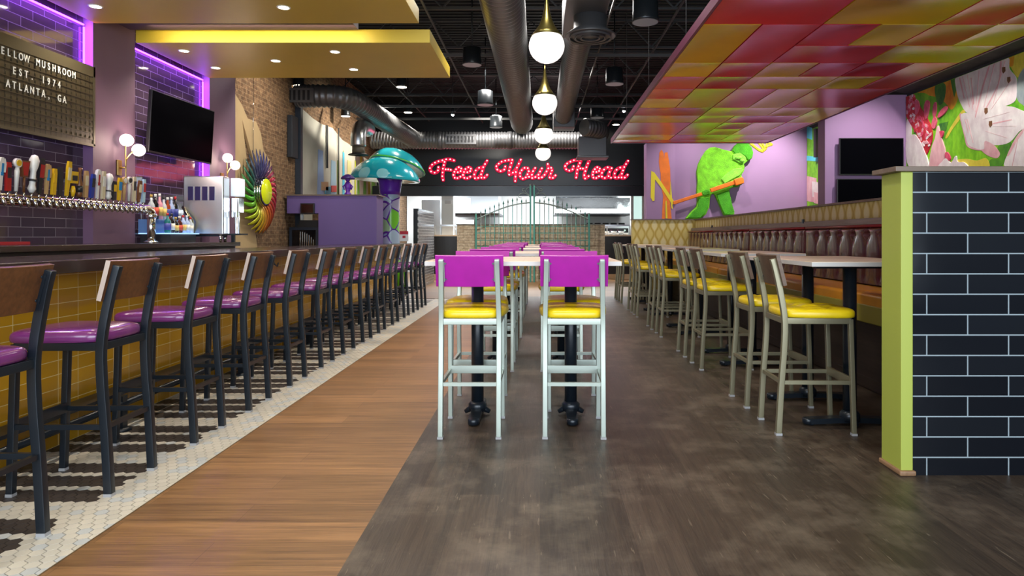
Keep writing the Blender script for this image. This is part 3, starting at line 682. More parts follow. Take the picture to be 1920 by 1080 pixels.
# ------------------------------------------------------------------ banquette
LEATHER = M('oxblood_leather', srgb(72, 26, 30), .24, 0, nz=(8, .2), coat=.6, bmp=(40, .12, .002))
OCHRE = M('ochre_vinyl', srgb(214, 146, 28), .32, 0, nz=(10, .06))
OLIVE = M('olive_vinyl', srgb(150, 142, 52), .4)
bq = thing('banquette', 'long booth bench with tufted oxblood back and ochre seat along the papered half wall', 'booth bench')
MB().box((2.62, 3.66, 0), (3.10, 13.33, .56)).box((2.60, 3.66, .02), (2.62, 13.33, .10)).build('bench_base', Mwood('dark_booth_wood', srgb(36, 28, 24), srgb(60, 48, 40), .5, 'Y', 10), bq)
MB().box((2.94, 3.66, 1.33), (3.10, 13.0, 1.388)).box((3.02, 3.66, 1.31), (3.10, 13.0, 1.345)).build('wood_rail', Mwood('weathered_rail', srgb(92, 78, 72), srgb(140, 126, 118), .5, 'Y', 10), bq, bevel=.003)
for y in (7.45, 11.4): MB().box((2.925, y - .012, 1.37), (2.95, y + .012, 1.415)).build('rail_clip', BLACKM, bq)
segs = [(3.66, 5.42), (5.42, 7.42), (7.42, 9.40), (9.40, 11.38), (11.38, 13.28)]
for a, b in segs:
    ny = 120; nz = 34; vs = []; pit = (b - a - .10) / 7
    for i in range(ny + 1):
        y = a + .006 + (b - a - .012) * i / ny
        for j in range(nz + 1):
            z = .80 + .515 * j / nz
            e = min(1, (y - a) / .03, (b - y) / .03); e = max(0, e) ** .5; et = min(1, (1.318 - z) / .03) ** .5
            ph = (y - a - .05) / pit; dy = (ph - round(ph)) * pit; k = round(ph)
            inner = 0 < k < 7
            zt = 1.245; h = .066
            if z < zt: 
                h -= (.016 * math.exp(-(abs(dy) / .045) ** 1.1)) * min(1, (z - .8) / .1 + .3)
            if inner: h -= .050 * math.exp(-((abs(dy) / .045) ** 1.2 + (abs(z - zt) / .045) ** 1.2))
            # diagonal pleats from each button up to the top edge and second buttons row
            if z >= zt: h -= .014 * math.exp(-(abs(dy) / .02) ** 1.3)
            vs.append((2.985 - h * e * max(.15, et) + (z - .8) * .03, y, z))
    fs = [(i * (nz + 1) + j, (i + 1) * (nz + 1) + j, (i + 1) * (nz + 1) + j + 1, i * (nz + 1) + j + 1) for i in range(ny) for j in range(nz)]
    mb = MB().add(vs, fs, 0, True).box((2.985, a + .006, .78), (3.10, b - .006, 1.31))
    c = mb.build('back_cushion', LEATHER, bq)
    for k in range(1, 7): MB().ball((2.974, a + .05 + k * pit, 1.245), .011, 8).build('button', LEATHER, c)
    MB().tube([(2.95, a + .02, 1.318), (2.95, b - .02, 1.318)], .014, 8).build('red_piping', M('red_piping', srgb(120, 26, 32), .3), c)
    MB().box((2.50, a + .004, .665), (2.985, b - .004, .785)).build('seat_cushion', OCHRE, bq, bevel=.028, seg=4)
    MB().box((2.492, a + .01, .56), (2.62, b - .01, .70)).build('seat_fascia', OLIVE, bq, bevel=.01)

# ------------------------------------------------------------------ hanging canopy
RED = [M('canopy_red_%d' % i, srgb(*c), .24, .12, nz=(2.5, .06)) for i, c in enumerate([(222, 50, 58), (210, 36, 50), (230, 70, 70)])]
YEL = [M('canopy_gold_%d' % i, srgb(*c), .24, .12, nz=(2.5, .06)) for i, c in enumerate([(236, 182, 30), (226, 168, 26), (240, 192, 52)])]
cn = thing('hanging_canopy', 'suspended ceiling cloud of red and gold panels over the booth tables', 'ceiling canopy', (0, 0, 0))
xs = [1.286, 1.756, 2.234, 2.70, 3.14, 3.617, 4.05]; ys = [3.56, 4.13, 4.70, 5.27, 5.86, 6.44, 7.0, 7.57, 8.12, 8.68, 9.25, 9.81, 10.40, 10.98, 11.55, 11.93]
R_, Y_ = 0, 1
panels = [  # (col0, col1, row0, row1, colour)
 (0,1,0,1,1),(1,3,0,1,0),(3,4,0,1,1),(4,6,0,1,0), (0,2,1,2,0),(2,3,1,2,1),(3,5,1,2,0),(5,6,1,2,1),
 (0,2,2,3,0),(2,4,2,3,1),(4,5,2,3,0),(5,6,2,3,0),
 (0,1,3,5,1),(1,2,3,5,0),(2,3,3,4,0),(3,4,3,4,1),(4,5,3,4,0),(5,6,3,4,1),(2,4,4,5,0),(4,6,4,5,1),
 (0,1,5,6,1),(1,2,5,6,0),(2,3,5,6,1),(3,4,5,6,0),(4,5,5,6,0),(5,6,5,7,0),
 (0,1,6,7,0),(1,2,6,7,0),(2,4,6,7,1),(4,5,6,7,1),
 (0,1,7,8,0),(0,1,8,9,1),(1,2,7,9,1),(2,3,7,9,0),(3,4,7,9,1),(4,6,7,9,0),
 (0,2,9,10,0),(2,4,9,10,1),(4,5,9,10,1),(5,6,9,11,1),(0,2,10,11,1),(2,3,10,11,1),(3,5,10,11,0),
 (0,2,11,13,0),(2,3,11,13,1),(3,4,11,12,0),(3,4,12,13,1),(4,5,11,13,1),(5,6,11,13,0),
 (0,2,13,14,1),(2,4,13,14,0),(4,6,13,14,1),(0,6,14,15,0)]
rp = random.Random(11); ZC = 2.90
for (c0, c1, r0, r1, col) in panels:
    x0, x1, y0, y1 = xs[c0] + .007, xs[c1] - .007, ys[r0] + .007, ys[r1] - .007
    n = 8; vs = []; ph = rp.uniform(.25, .75); am = .028 * rp.uniform(.6, 1)
    for i in range(n + 1):
        for j in range(n + 1):
            u, v = i / n, j / n; b = am * math.sin(PI * u) ** .8 * math.sin(PI * v) ** .8 if 0 < u < 1 and 0 < v < 1 else 0
            vs.append((x0 + (x1 - x0) * u, y0 + (y1 - y0) * v, ZC + b))
    fs = [(i * (n + 1) + j, (i + 1) * (n + 1) + j, (i + 1) * (n + 1) + j + 1, i * (n + 1) + j + 1) for i in range(n) for j in range(n)]
    MB().add(vs, fs, 0, True).add([(x0, y0, ZC + .03), (x1, y0, ZC + .03), (x1, y1, ZC + .03), (x0, y1, ZC + .03), (x0, y0, ZC), (x1, y0, ZC), (x1, y1, ZC), (x0, y1, ZC)], [(0, 1, 2, 3), (0, 4, 5, 1), (1, 5, 6, 2), (2, 6, 7, 3), (3, 7, 4, 0)], 0).build('panel', (RED if col == 0 else YEL)[rp.randrange(3)], cn)
FRM = M('magenta_frame', srgb(104, 18, 68), .4)
MB().box((1.262, 3.5, ZC - .006), (1.286, 11.95, ZC + .075)).box((4.05, 3.5, ZC - .006), (4.074, 11.95, ZC + .075)).box((1.262, 11.93, ZC - .006), (4.074, 11.955, ZC + .075)).box((1.262, 3.48, ZC - .006), (4.074, 3.5, ZC + .075)).box((1.286, 3.5, ZC + .055), (4.05, 11.93, ZC + .07)).build('frame', FRM, cn)
for y in (4.2, 6.4, 8.6, 10.8):
    for x in (1.40, 3.9): MB().tube([(x, y, ZC + .06), (x, y, 4.84)], .004, 6).build('hanger_wire', M('wire_grey', (.1, .1, .1), .5), cn)

# ------------------------------------------------------------------ pendants
def pendant(y, lab):
    t = thing('globe_pendant', lab, 'pendant lamp', (.062, y, 3.05), 0, 'white globe pendants over the centre tables')
    MB().ball((0, 0, 0), .172, 28, sq=(1, 1, .96)).build('globe', E('milk_globe', (1.0, .96, .93), .72), t)
    prof = [(.150, .095), (.120, .135), (.080, .19), (.050, .26), (.028, .35), (.014, .45), (.008, .52)]
    MB().lathe(prof, n=24).build('brass_cone', M('dark_brass', srgb(120, 108, 58), .3, .9), t)
    MB().tube([(0, 0, .50), (0, 0, 1.92)], .005, 6).build('cord', BLACKP, t)
for y, l in ((6.4, 'white globe pendant, nearest and largest of the row of four'), (9.12, 'white globe pendant, second from the camera'), (11.95, 'white globe pendant, third from the camera'), (14.6, 'white globe pendant, last of the row before the pink sign')): pendant(y, l)
# ================================================================== LEFT REAR: partition, equipment, wheel art, mushroom
PTN = M('violet_partition_paint', srgb(104, 84, 142), .55, nz=(1.0, .06))
mb = MB()
xl, xr = (538 - VX) / FPX * 12, (706 - VX) / FPX * 12; xn = (597 - VX) / FPX * 12
zt = CAMZ + 77 * 12 / FPX; zn = CAMZ + 44 * 12 / FPX
mb.box((xl, 12, zn), (xn, 12.5, zt)).box((xn, 12, 0), (xr, 12.5, zt))
struct(mb.build('wall_bar_end', PTN))
struct(MB().box((xl - .02, 11.97, zt), (xr + .04, 12.53, zt + .022)).build('trim_5', CAPW))
struct(MB().box((-4.62, 13.4, 0), (xn, 13.5, zn + .3)).build('wall_pass_niche', BR))
eq = thing('glass_cooler', 'black glass fronted cooler in the brick niche at the bar end', 'cooler', ((552 - VX) / FPX * 12.1, 12.15, 0))
ex = (597 - 540) / FPX * 12.1; ez = CAMZ + 18 * 12.1 / FPX; x0 = (540 - 552) / FPX * 12.1
MB().box((x0, 0, 0), (x0 + ex, .38, ez)).build('cabinet', M('charcoal_blue', srgb(34, 44, 60), .35), eq, bevel=.006)
MB().box((x0 + .06, -.012, .3), (x0 + ex - .06, .002, ez - .05)).build('glass_door', M('dark_glass', (.004, .004, .006), .06), eq)
for k in range(7): MB().box((x0 + .20 + k * .04, -.02, .9), (x0 + .212 + k * .04, -.012, ez - .08 - .004 * k * k)).build('hanging_rod', CHROME, eq)
MB().box((x0 + .12, .05, ez), (x0 + ex - .02, .36, ez + .05)).box((x0 + .16, .08, ez + .05), (x0 + ex - .06, .32, ez + .13)).build('receipt_printer', BLACKP, eq)
mo = thing('order_monitor', 'small black monitor fixed high in the violet partition', 'monitor', ((576 - VX) / FPX * 11.95, 11.95, CAMZ + 53 * 11.95 / FPX))
MB().box((-.125, 0, -.095), (.125, .045, .095)).build('housing', M('tv_bezel', (.01, .01, .01), .3), mo, bevel=.004); MB().box((-.105, -.004, -.075), (.105, .001, .075)).build('screen', M('screen_brown', (.02, .006, .004), .2), mo)
cupm = M('paper_cup', (.75, .78, .78), .5)
cu = MB().lathe([(.028, 0), (.036, .16)], n=16).build('cup_stack', cupm, None, ((566 - VX) / FPX * 12.2, 12.2, ez + .13)); tag(cu, 'white stack of cups on the black printer in the niche', 'cups')

# wheel art on the plaster wall
cy, cz = 10.70, CAMZ + (444 - 359) * 10.70 / FPX; RW = .68
wa = thing('sunburst_wall_art', 'rainbow metal sunburst of curved blades hung on the beige wall', 'wall art', (-4.56, cy, cz))
def hsv(t):
    stops = [(0, (200, 160, 40)), (.10, (170, 190, 40)), (.2, (90, 190, 50)), (.30, (40, 110, 80)), (.38, (60, 66, 100)), (.5, (60, 60, 110)), (.58, (76, 60, 96)), (.66, (190, 50, 70)), (.8, (190, 50, 60)), (.92, (210, 110, 40)), (1, (200, 160, 40))]
    for i in range(len(stops) - 1):
        a, b = stops[i], stops[i + 1]
        if t <= b[0]:
            q = (t - a[0]) / (b[0] - a[0]); return srgb(*[a[1][k] + (b[1][k] - a[1][k]) * q for k in range(3)])
nb = 30
for k in range(nb):
    # angle measured from straight down, going towards the camera side (-Y)
    th = 2 * PI * k / nb; c = hsv(k / nb)
    def pol(r, a, out): return (out, -math.sin(a) * r, -math.cos(a) * r)
    path = [pol(.20 + (RW - .20) * q, th + .34 * q * q - .10, .05 + .07 * math.sin(PI * q)) for q in [i / 8 for i in range(9)]]
    MB().tube(path, [.014, .024, .031, .034, .036, .036, .033, .026, .008], 8, flat=.35, fup=(1, 0, 0)).build('blade', M('blade_%d' % k, c, .22, .35), wa)
MB().lathe([(.26, .02), (.26, .045), (.22, .05)], n=40, axis='X').build('hub_plate', M('hub_dark', srgb(30, 40, 60), .3, .7), wa)
MB().lathe([(.235, .045), (.235, .08), (.222, .084), (.235, .088), (.235, .12), (.222, .124), (.235, .128), (.235, .16), (.20, .168)], n=40, axis='X').build('chrome_drum', CHROME, wa)
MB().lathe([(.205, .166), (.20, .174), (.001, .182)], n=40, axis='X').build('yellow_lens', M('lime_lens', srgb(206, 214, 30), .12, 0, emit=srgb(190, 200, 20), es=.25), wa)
tag(MB().tube([(-4.565, 10.6, cz + RW - .06), (-4.565, 10.6, 3.75)], .005, 6).build('hanging_cable', CHROME), 'thin steel cable from the duct down to the rainbow sunburst', 'cable')

# blue mushroom
ms = thing('mushroom_sculpture', 'giant turquoise spotted mushroom sculpture with a painted violet stem', 'sculpture', (-3.22, 14.3, 0))
def Mstem():
    m, nt, b = newmat('painted_stem'); v, _ = coords(nt)
    vo = nt.nodes.new('ShaderNodeTexVoronoi'); vo.inputs['Scale'].default_value = 3.6; vo.feature = 'DISTANCE_TO_EDGE'; nt.links.new(v, vo.inputs['Vector'])
    vc = nt.nodes.new('ShaderNodeTexVoronoi'); vc.inputs['Scale'].default_value = 3.6; nt.links.new(v, vc.inputs['Vector'])
    cc = ramp(nt, math_(nt, 'FRACT', math_(nt, 'MULTIPLY', noise(nt, vc.outputs['Position'], 3.0, 0), 7)), [(.2, srgb(170, 190, 214)), (.45, srgb(120, 150, 210)), (.6, srgb(206, 196, 226)), (.8, srgb(120, 200, 60))])
    ed = math_(nt, 'LESS_THAN', vo.outputs['Distance'], .05)
    nt.links.new(mixc(nt, ed, cc, srgb(96, 44, 160)), b.inputs['Base Color']); b.inputs['Roughness'].default_value = .25; return m
MB().lathe([(.34, 0), (.28, .25), (.22, .8), (.19, 1.4), (.20, 2.0), (.24, 2.45)], n=28).build('stem', Mstem(), ms)
MB().lathe([(.215, 2.12), (.225, 2.2), (.25, 2.4), (.29, 2.48)], n=28).build('violet_collar', M('violet_gloss', srgb(96, 40, 170), .25), ms)
lf = MB()
for a, h, l, w in ((0.3, .05, .9, .09), (1.4, 0, .8, .08), (2.6, .1, 1.0, .08), (3.6, 0, .7, .09), (4.6, .0, .95, .08), (5.6, .1, .8, .07)):
    c, s = math.cos(a), math.sin(a)
    lf.tube([(c * .33, s * .33, h), (c * .30, s * .30, h + l * .4), (c * .25, s * .25, h + l)], [w, w * .8, .005], 8, flat=.25, fup=(c, s, 0))
lf.build('green_leaf_flames', M('leaf_gloss', srgb(110, 200, 40), .25), ms)
def capmesh(R, H, lean):
    mb = MB(); prof = [(.001, 1.0), (.2, .985), (.4, .92), (.6, .78), (.78, .56), (.9, .34), (.98, .12), (1.0, .02), (.985, -.04), (.9, -.03), (.5, .06), (.2, .1)]
    mb.lathe([(r * R, z * H) for r, z in prof], n=48); mb.v = [(v[0], v[1] * .9, v[2] + lean * v[0]) for v in mb.v]; return mb
def Mspots():
    m, nt, b = newmat('turquoise_spotted'); v, sp = coords(nt)
    vo = nt.nodes.new('ShaderNodeTexVoronoi'); vo.inputs['Scale'].default_value = 2.5; vo.inputs['Randomness'].default_value = .7; nt.links.new(v, vo.inputs['Vector'])
    col = mixc(nt, math_(nt, 'LESS_THAN', vo.outputs['Distance'], .34), srgb(30, 172, 186), srgb(150, 222, 226))
    nt.links.new(col, b.inputs['Base Color']); b.inputs['Roughness'].default_value = .18; b.inputs['Coat Weight'].default_value = .6; return m
SPT = Mspots()
cp = capmesh(.73, .47, -.05).build('front_cap', SPT, ms, (-.05, -.25, 2.42))
cp2 = capmesh(.60, .38, -.22).build('rear_cap', M('turquoise_green', srgb(34, 150, 160), .2, coat=.5), ms, (.10, .25, 2.74)); cp2.rotation_euler = (-.30, 0, 0)
rim = MB().lathe([(.60, -.01), (.612, .006), (.60, .022)], n=48, cap=False); rim.v = [(v[0], v[1] * .9, v[2] - .22 * v[0]) for v in rim.v]; rim.build('green_rim', M('rim_green', srgb(80, 180, 60), .25), cp2)
ts = thing('menu_sticker', 'small red and white notice standing on the counter by the mushroom stem', 'notice', atY(757.5, 452, 13.4))
MB().box((-.085, 0, 0), (.085, .008, .20)).build('card', M('notice_white', (.8, .8, .8), .5), ts); MB().box((-.085, -.002, .135), (.085, .0, .20)).box((-.03, -.002, .06), (.03, 0, .11)).build('red_print', M('notice_red', srgb(190, 30, 50), .5), ts)

# little violet mushroom man on the partition
fg = thing('mushroom_figurine', 'small violet figurine with a wide hat on top of the partition', 'figurine', (-3.52, 12.2, zt + .022))
VI = M('violet_figure', srgb(100, 44, 160), .35)
MB().lathe([(.07, 0), (.06, .03), (.035, .06), (.05, .12), (.065, .17), (.05, .22), (.03, .25)], n=16).build('body', VI, fg)
MB().tube([(-.04, 0, .2), (-.085, -.01, .16), (-.06, -.02, .10)], .014, 8).build('arm', VI, fg)
MB().tube([(.04, 0, .2), (.085, -.01, .16), (.06, -.02, .10)], .014, 8).build('arm', VI, fg)
MB().ball((0, -.005, .29), .045, 12).build('head', VI, fg)
MB().lathe([(.12, .29), (.13, .31), (.10, .345), (.05, .375), (.001, .385)], n=24).build('hat', M('dark_violet', srgb(62, 36, 110), .35), fg)
MB().ball((-.014, -.045, .30), .011, 8).ball((.014, -.045, .30), .011, 8).build('eyes', M('eye_white', (.8, .8, .85), .3), fg)

# paint runs on the white plaster
def paint(name, cols, lab):
    t = thing(name, lab, 'wall painting', (0, 0, 0)); return t
pr = paint('drip_mural', None, 'bright dripping paint strokes on the white plaster wall behind the mushroom')
rd = random.Random(9)
for (px, y0, y1, w, c) in [(634, 300, 366, 2, (150, 190, 60)), (644, 284, 366, 3, (80, 190, 220)), (644, 282, 320, 1.6, (170, 190, 50)), (666, 300, 366, 2, (190, 200, 60)), (677, 290, 330, 3, (220, 200, 50)), (672, 335, 366, 3, (120, 180, 50)), (684, 330, 366, 4, (100, 170, 60)), (692, 336, 366, 3, (190, 180, 70)), (601, 280, 366, 9, (150, 180, 220)), (625, 300, 366, 8, (170, 205, 225)), (655, 300, 366, 7, (220, 214, 150)), (700, 340, 372, 6, (140, 190, 90))]:
    a = wallpoly([(px - w / 2, y0), (px + w / 2, y0 + 3), (px + w * .7, y1), (px - w * .7, y1)], -4.575)
    MB().prism(a, (0, 0, 0), (.003 + rd.random() * .002, 0, 0)).build('paint_run', M('run_%d_%d' % (px, y0), srgb(*c), .6), pr)
for (px, py, wd, hh, c, nm) in [(608, 349, 12, 16, (196, 160, 118), 'tan'), (614, 357, 10, 14, (90, 170, 200), 'blue'), (625, 354, 9, 12, (214, 90, 80), 'red')]:
    a = wallpoly([(px - wd / 2, py - hh / 2), (px + wd / 2, py - hh / 2), (px + wd / 2, py + hh / 2), (px - wd / 2, py + hh / 2)], -4.57)
    MB().prism(a, (0, 0, 0), (.02, 0, 0)).build('painted_patch', M('patch_' + nm, srgb(*c), .6), pr)
# steel post, speaker and conduits on the left wall
tag(MB().box((-4.615, 12.55, 0), (-4.51, 12.66, 4.9)).build('steel_post', M('blue_grey_steel', srgb(44, 52, 62), .4)), 'slim blue grey steel post against the brick wall', 'post')
tag(MB().box((-4.615, 12.15, CAMZ + 149 * 12.2 / FPX), (-4.52, 12.45, CAMZ + 228 * 12.2 / FPX)).build('column_speaker', M('speaker_black', (.02, .024, .03), .5), bevel=.01), 'tall black speaker fixed high on the brick wall by the steel post', 'speaker')
for px, t_, b_, lab in ((613.5, 235, 315, 'short grey conduit ending halfway down the white plaster'), (635, 240, 366, 'thin dark conduit running down the white plaster')):
    q0 = onX(px, t_, -4.55); q1 = onX(px, b_, -4.55)
    tag(MB().tube([q0, q1], .022 if px < 620 else .014, 8).build('wall_conduit', JM2), lab, 'conduit')

# ================================================================== DUCTS
DUCT = None
def Mduct():
    m, nt, b = newmat('spiral_duct'); b.inputs['Base Color'].default_value = rgb((.17, .17, .175)); b.inputs['Metallic'].default_value = .6; b.inputs['Roughness'].default_value = .38
    return m
DUCT = Mduct(); DUCT2 = M('dull_duct', (.12, .12, .125), .42, .5)
def spiral(path, r, name, lab, n=24, step=.075, mat=None, dr_=.018):
    t = thing(name, lab, 'air duct'); P = [Vector(p) for p in path]; pts = []; rad = []
    for i in range(len(P) - 1):
        L = (P[i + 1] - P[i]).length; k = max(1, int(L / step))
        for j in range(k):
            q = j / k
            for dq, dr in ((0, 0), (.3, 0), (.5, dr_ * .9), (.62, dr_), (.74, dr_ * .9)):
                pts.append(P[i].lerp(P[i + 1], q + dq / k)); rad.append(r + dr)
    pts.append(P[-1]); rad.append(r)
    MB().tube(pts, rad, n).build('spiral_pipe', mat or DUCT, t); return t
def grille(t, c, sx, sz, y=0, n=8, nm='air_grille'):
    g = MB().box((c[0] - sx / 2, c[1] - .03, c[2] - sz / 2), (c[0] + sx / 2, c[1], c[2] + sz / 2)).build(nm, DUCT2, t)
    mb = MB()
    for k in range(n): mb.box((c[0] - sx / 2 + .03 + k * (sx - .06) / n, c[1] - .036, c[2] - sz / 2 + .04), (c[0] - sx / 2 + .03 + (k + .5) * (sx - .06) / n, c[1] - .029, c[2] + sz / 2 - .04))
    mb.build('slats', BLACKP, g)
d1 = spiral([(-.45, 2.0, 4.05), (-.45, 16.3, 4.0)], .25, 'spiral_duct', 'long dark spiral duct running overhead, bar side of the pendants', 36, .12, None, .020)
MB().ball((-.45, 16.3, 3.98), .25, 20).build('rounded_end', DUCT2, d1)
d2 = spiral([(.54, 8.9, 4.06), (.53, 15.7, 4.0)], .19, 'spiral_duct', 'spiral duct beyond the round diffuser, booth side of the pendants', 32, .11, None, .016)
MB().box((.29, 6.9, 3.86), (.79, 8.9, 4.30)).build('box_plenum', DUCT2, d2, bevel=.02)
MB().tube([(.545, 2, 4.09), (.545, 6.9, 4.09)], .23, 24).build('round_pipe', DUCT2, d2)
MB().box((.30, 15.3, 3.74), (.80, 15.9, 4.2)).build('end_box', DUCT2, d2, bevel=.02)
dz = 3.62
df = MB().lathe([(.30, dz - .0), (.31, dz + .01), (.20, dz + .09), (.20, 3.9)], (.60, 8.0, 0), 32)
df.build('round_diffuser', DUCT2, d2)
mb = MB()
for r in (.24, .17, .10): mb.lathe([(r, dz - .02), (r + .02, dz - .03), (r - .02, dz + .05)], (.60, 8.0, 0), 32, cap=False)
mb.build('diffuser_rings', DUCT2, d2)
el = smooth_path([(-4.58, 12.5, 3.86), (-4.3, 12.5, 3.86), (-3.85, 12.55, 3.86), (-3.62, 12.9, 3.85), (-3.5, 13.6, 3.80), (-3.3, 15.2, 3.70), (-3.14, 16.36, 3.63)], 5)
d3 = spiral([tuple(p) for p in el], .20, 'spiral_duct', 'spiral duct bending away over the violet partition towards the kitchen')
grille(d3, (-4.55, 12.31, 3.83), .75, .26)
d4 = spiral([(-4.2, 16.6, 3.62), (1.2, 16.6, 3.62)], .20, 'cross_duct', 'cross duct spanning the room in front of the pink sign')
grille(d4, (-1.95, 16.42, 3.62), .75, .24)
for x in (-2.5, -.75): MB().lathe([(.215, -.06), (.225, 0), (.215, .06)], (x, 16.6, 3.62), 28, axis='X').build('coupling', DUCT2, d4)
d5 = spiral([tuple(p) for p in smooth_path([(1.0, 15.2, 3.72), (1.25, 15.4, 3.72), (1.42, 15.7, 3.7), (1.42, 16.2, 3.66)], 4)], .19, 'elbow_duct', 'round elbow duct above the rectangular box by the canopy')
MB().box((.90, 15.6, 3.10), (1.55, 16.1, 3.58)).box((.86, 15.55, 3.07), (1.60, 16.15, 3.12)).build('filter_box', DUCT2, d5, bevel=.01)
sp_ = thing('supply_spout', 'short steel duct spout with a flared disc hanging over the partition', 'air duct', (-3.42, 12.45, 0))
sp_.location = ((672 - VX) / FPX * 13.2, 13.2, 0)
zz = CAMZ + (444 - 291) * 13.2 / FPX
MB().tube(smooth_path([(0, .75, zz + .62), (0, .25, zz + .60), (0, .02, zz + .42), (0, 0, zz + .18)], 5), .15, 24).build('pipe', STEEL, sp_)
MB().lathe([(.12, zz + .03), (.12, zz + .18)], n=28).build('neck', M('grey_neck', srgb(100, 92, 76), .5), sp_)
MB().lathe([(.20, zz), (.19, zz + .015), (.12, zz + .04), (.05, zz - .02)], n=28).build('flared_disc', BLACKP, sp_)

# ------------------------------------------------------------------ black can lights, glowing discs, track heads
CANM = M('can_black', (.02, .024, .028), .3, .3); LENS = M('can_lens', (.10, .10, .10), .35, emit=(.4, .4, .4), es=.12)
def can(px, py, wpx, dia, lab, lit=False):
    Y = dia * FPX / wpx; x, y, z = atY(px, py, Y)
    t = thing('can_light', lab, 'ceiling light', (x, y, z), 0, 'cylinder lights under the joists')
    MB().lathe([(dia / 2, 0), (dia / 2 * .97, .03), (dia / 2 * .93, .26), (dia / 2 * .6, .28)], n=28).build('housing', CANM, t)
    MB().lathe([(dia / 2 * .94, -.002), (dia / 2 * .94, .003)], n=28).build('lens', E('can_glow', (1, .88, .66), 9) if lit else LENS, t)
    MB().tube([(0, 0, .27), (0, 0, max(.3, 4.97 - z))], .012, 6).build('stem', CANM, t)
    return t
can(1210, 42, 50, .30, 'largest black cylinder light, between the near duct and the canopy edge')
can(1152, 158, 34, .30, 'black cylinder light midway along the canopy edge')
can(1120, 221, 26, .30, 'black cylinder light just above the canopy far corner')
can(885, 122, 36, .30, 'black cylinder light beside the mustard soffit corner')
can(910, 197, 30, .30, 'middle black cylinder light along the bar side of the long duct')
can(930, 239, 24, .30, 'farthest black cylinder light along the bar side of the long duct')
for px, py, wd, lab in ((560, 161, 20, 'lit ceiling light over the horizontal duct by the brick wall'), (753, 163.5, 20, 'lit ceiling light below the rear soffit corner'), (765, 211, 16, 'lit ceiling light over the cross duct'),
                        (648, 218, 17, 'lit ceiling light under the bend of the spiral duct'), (1021, 114, 26, 'lit ceiling light between the first and second globe pendants'), (1155, 234, 14, 'lit ceiling light close to the canopy far corner'), (1142, 257, 13, 'lit ceiling light behind the round elbow duct')):
    can(px, py, wd, .2, lab, True)
for px, py, lab in ((849, 215, 'bare bright track spotlight above the cross duct'), (1170, 208, 'small white track spotlight near the canopy corner')):
    x, y, z = atY(px, py, 14.4)
    t = thing('track_spotlight', lab, 'spotlight', (x, y, z), 0)
    MB().lathe([(.035, 0), (.05, .06), (.04, .14), (.01, .16)], n=16).tube([(0, 0, .15), (0, 0, 4.97 - z)], .008, 6).build('head', CANM, t)
    MB().ball((0, 0, 0), .033, 12).build('bulb', E('cold_bulb', (.9, .97, 1), 25), t)
    spot('track_beam', (x, y, z - .05), 60, (.9, .95, 1), 120)

# ================================================================== SIGN
HB = M('header_black', (.012, .014, .018), .35)
struct(MB().box((-4.6, 18.7, 2.66), (5.5, 19.0, 5.0)).build('wall_back_header', HB))
struct(MB().prism([(-4.6, 18.70, 2.66), (-4.6, 18.15, 2.60), (-4.6, 18.15, 2.33), (-4.6, 18.25, 2.33), (-4.6, 18.8, 2.4)], (0, 0, 0), (7.5, 0, 0)).build('trim_6', M('hood_black', (.03, .034, .04), .28, .4)))
sg = thing('marquee_sign', 'pink lit script sign reading Feed Your Head on the black header', 'sign', (0, 18.657, 0))
PINK = E('pink_channel', (.72, .008, .06), 0.55); BULB = E('marquee_bulb', (1, .74, .72), 2.2)
def S1(u, v): p = atY(795 + u / 9.143, 280 + v / 9.143, 18.6); return (p[0], 0, p[2])
def S2(u, v): p = atY(985 + u / 9.143, 280 + v / 9.143, 18.6); return (p[0], 0, p[2])
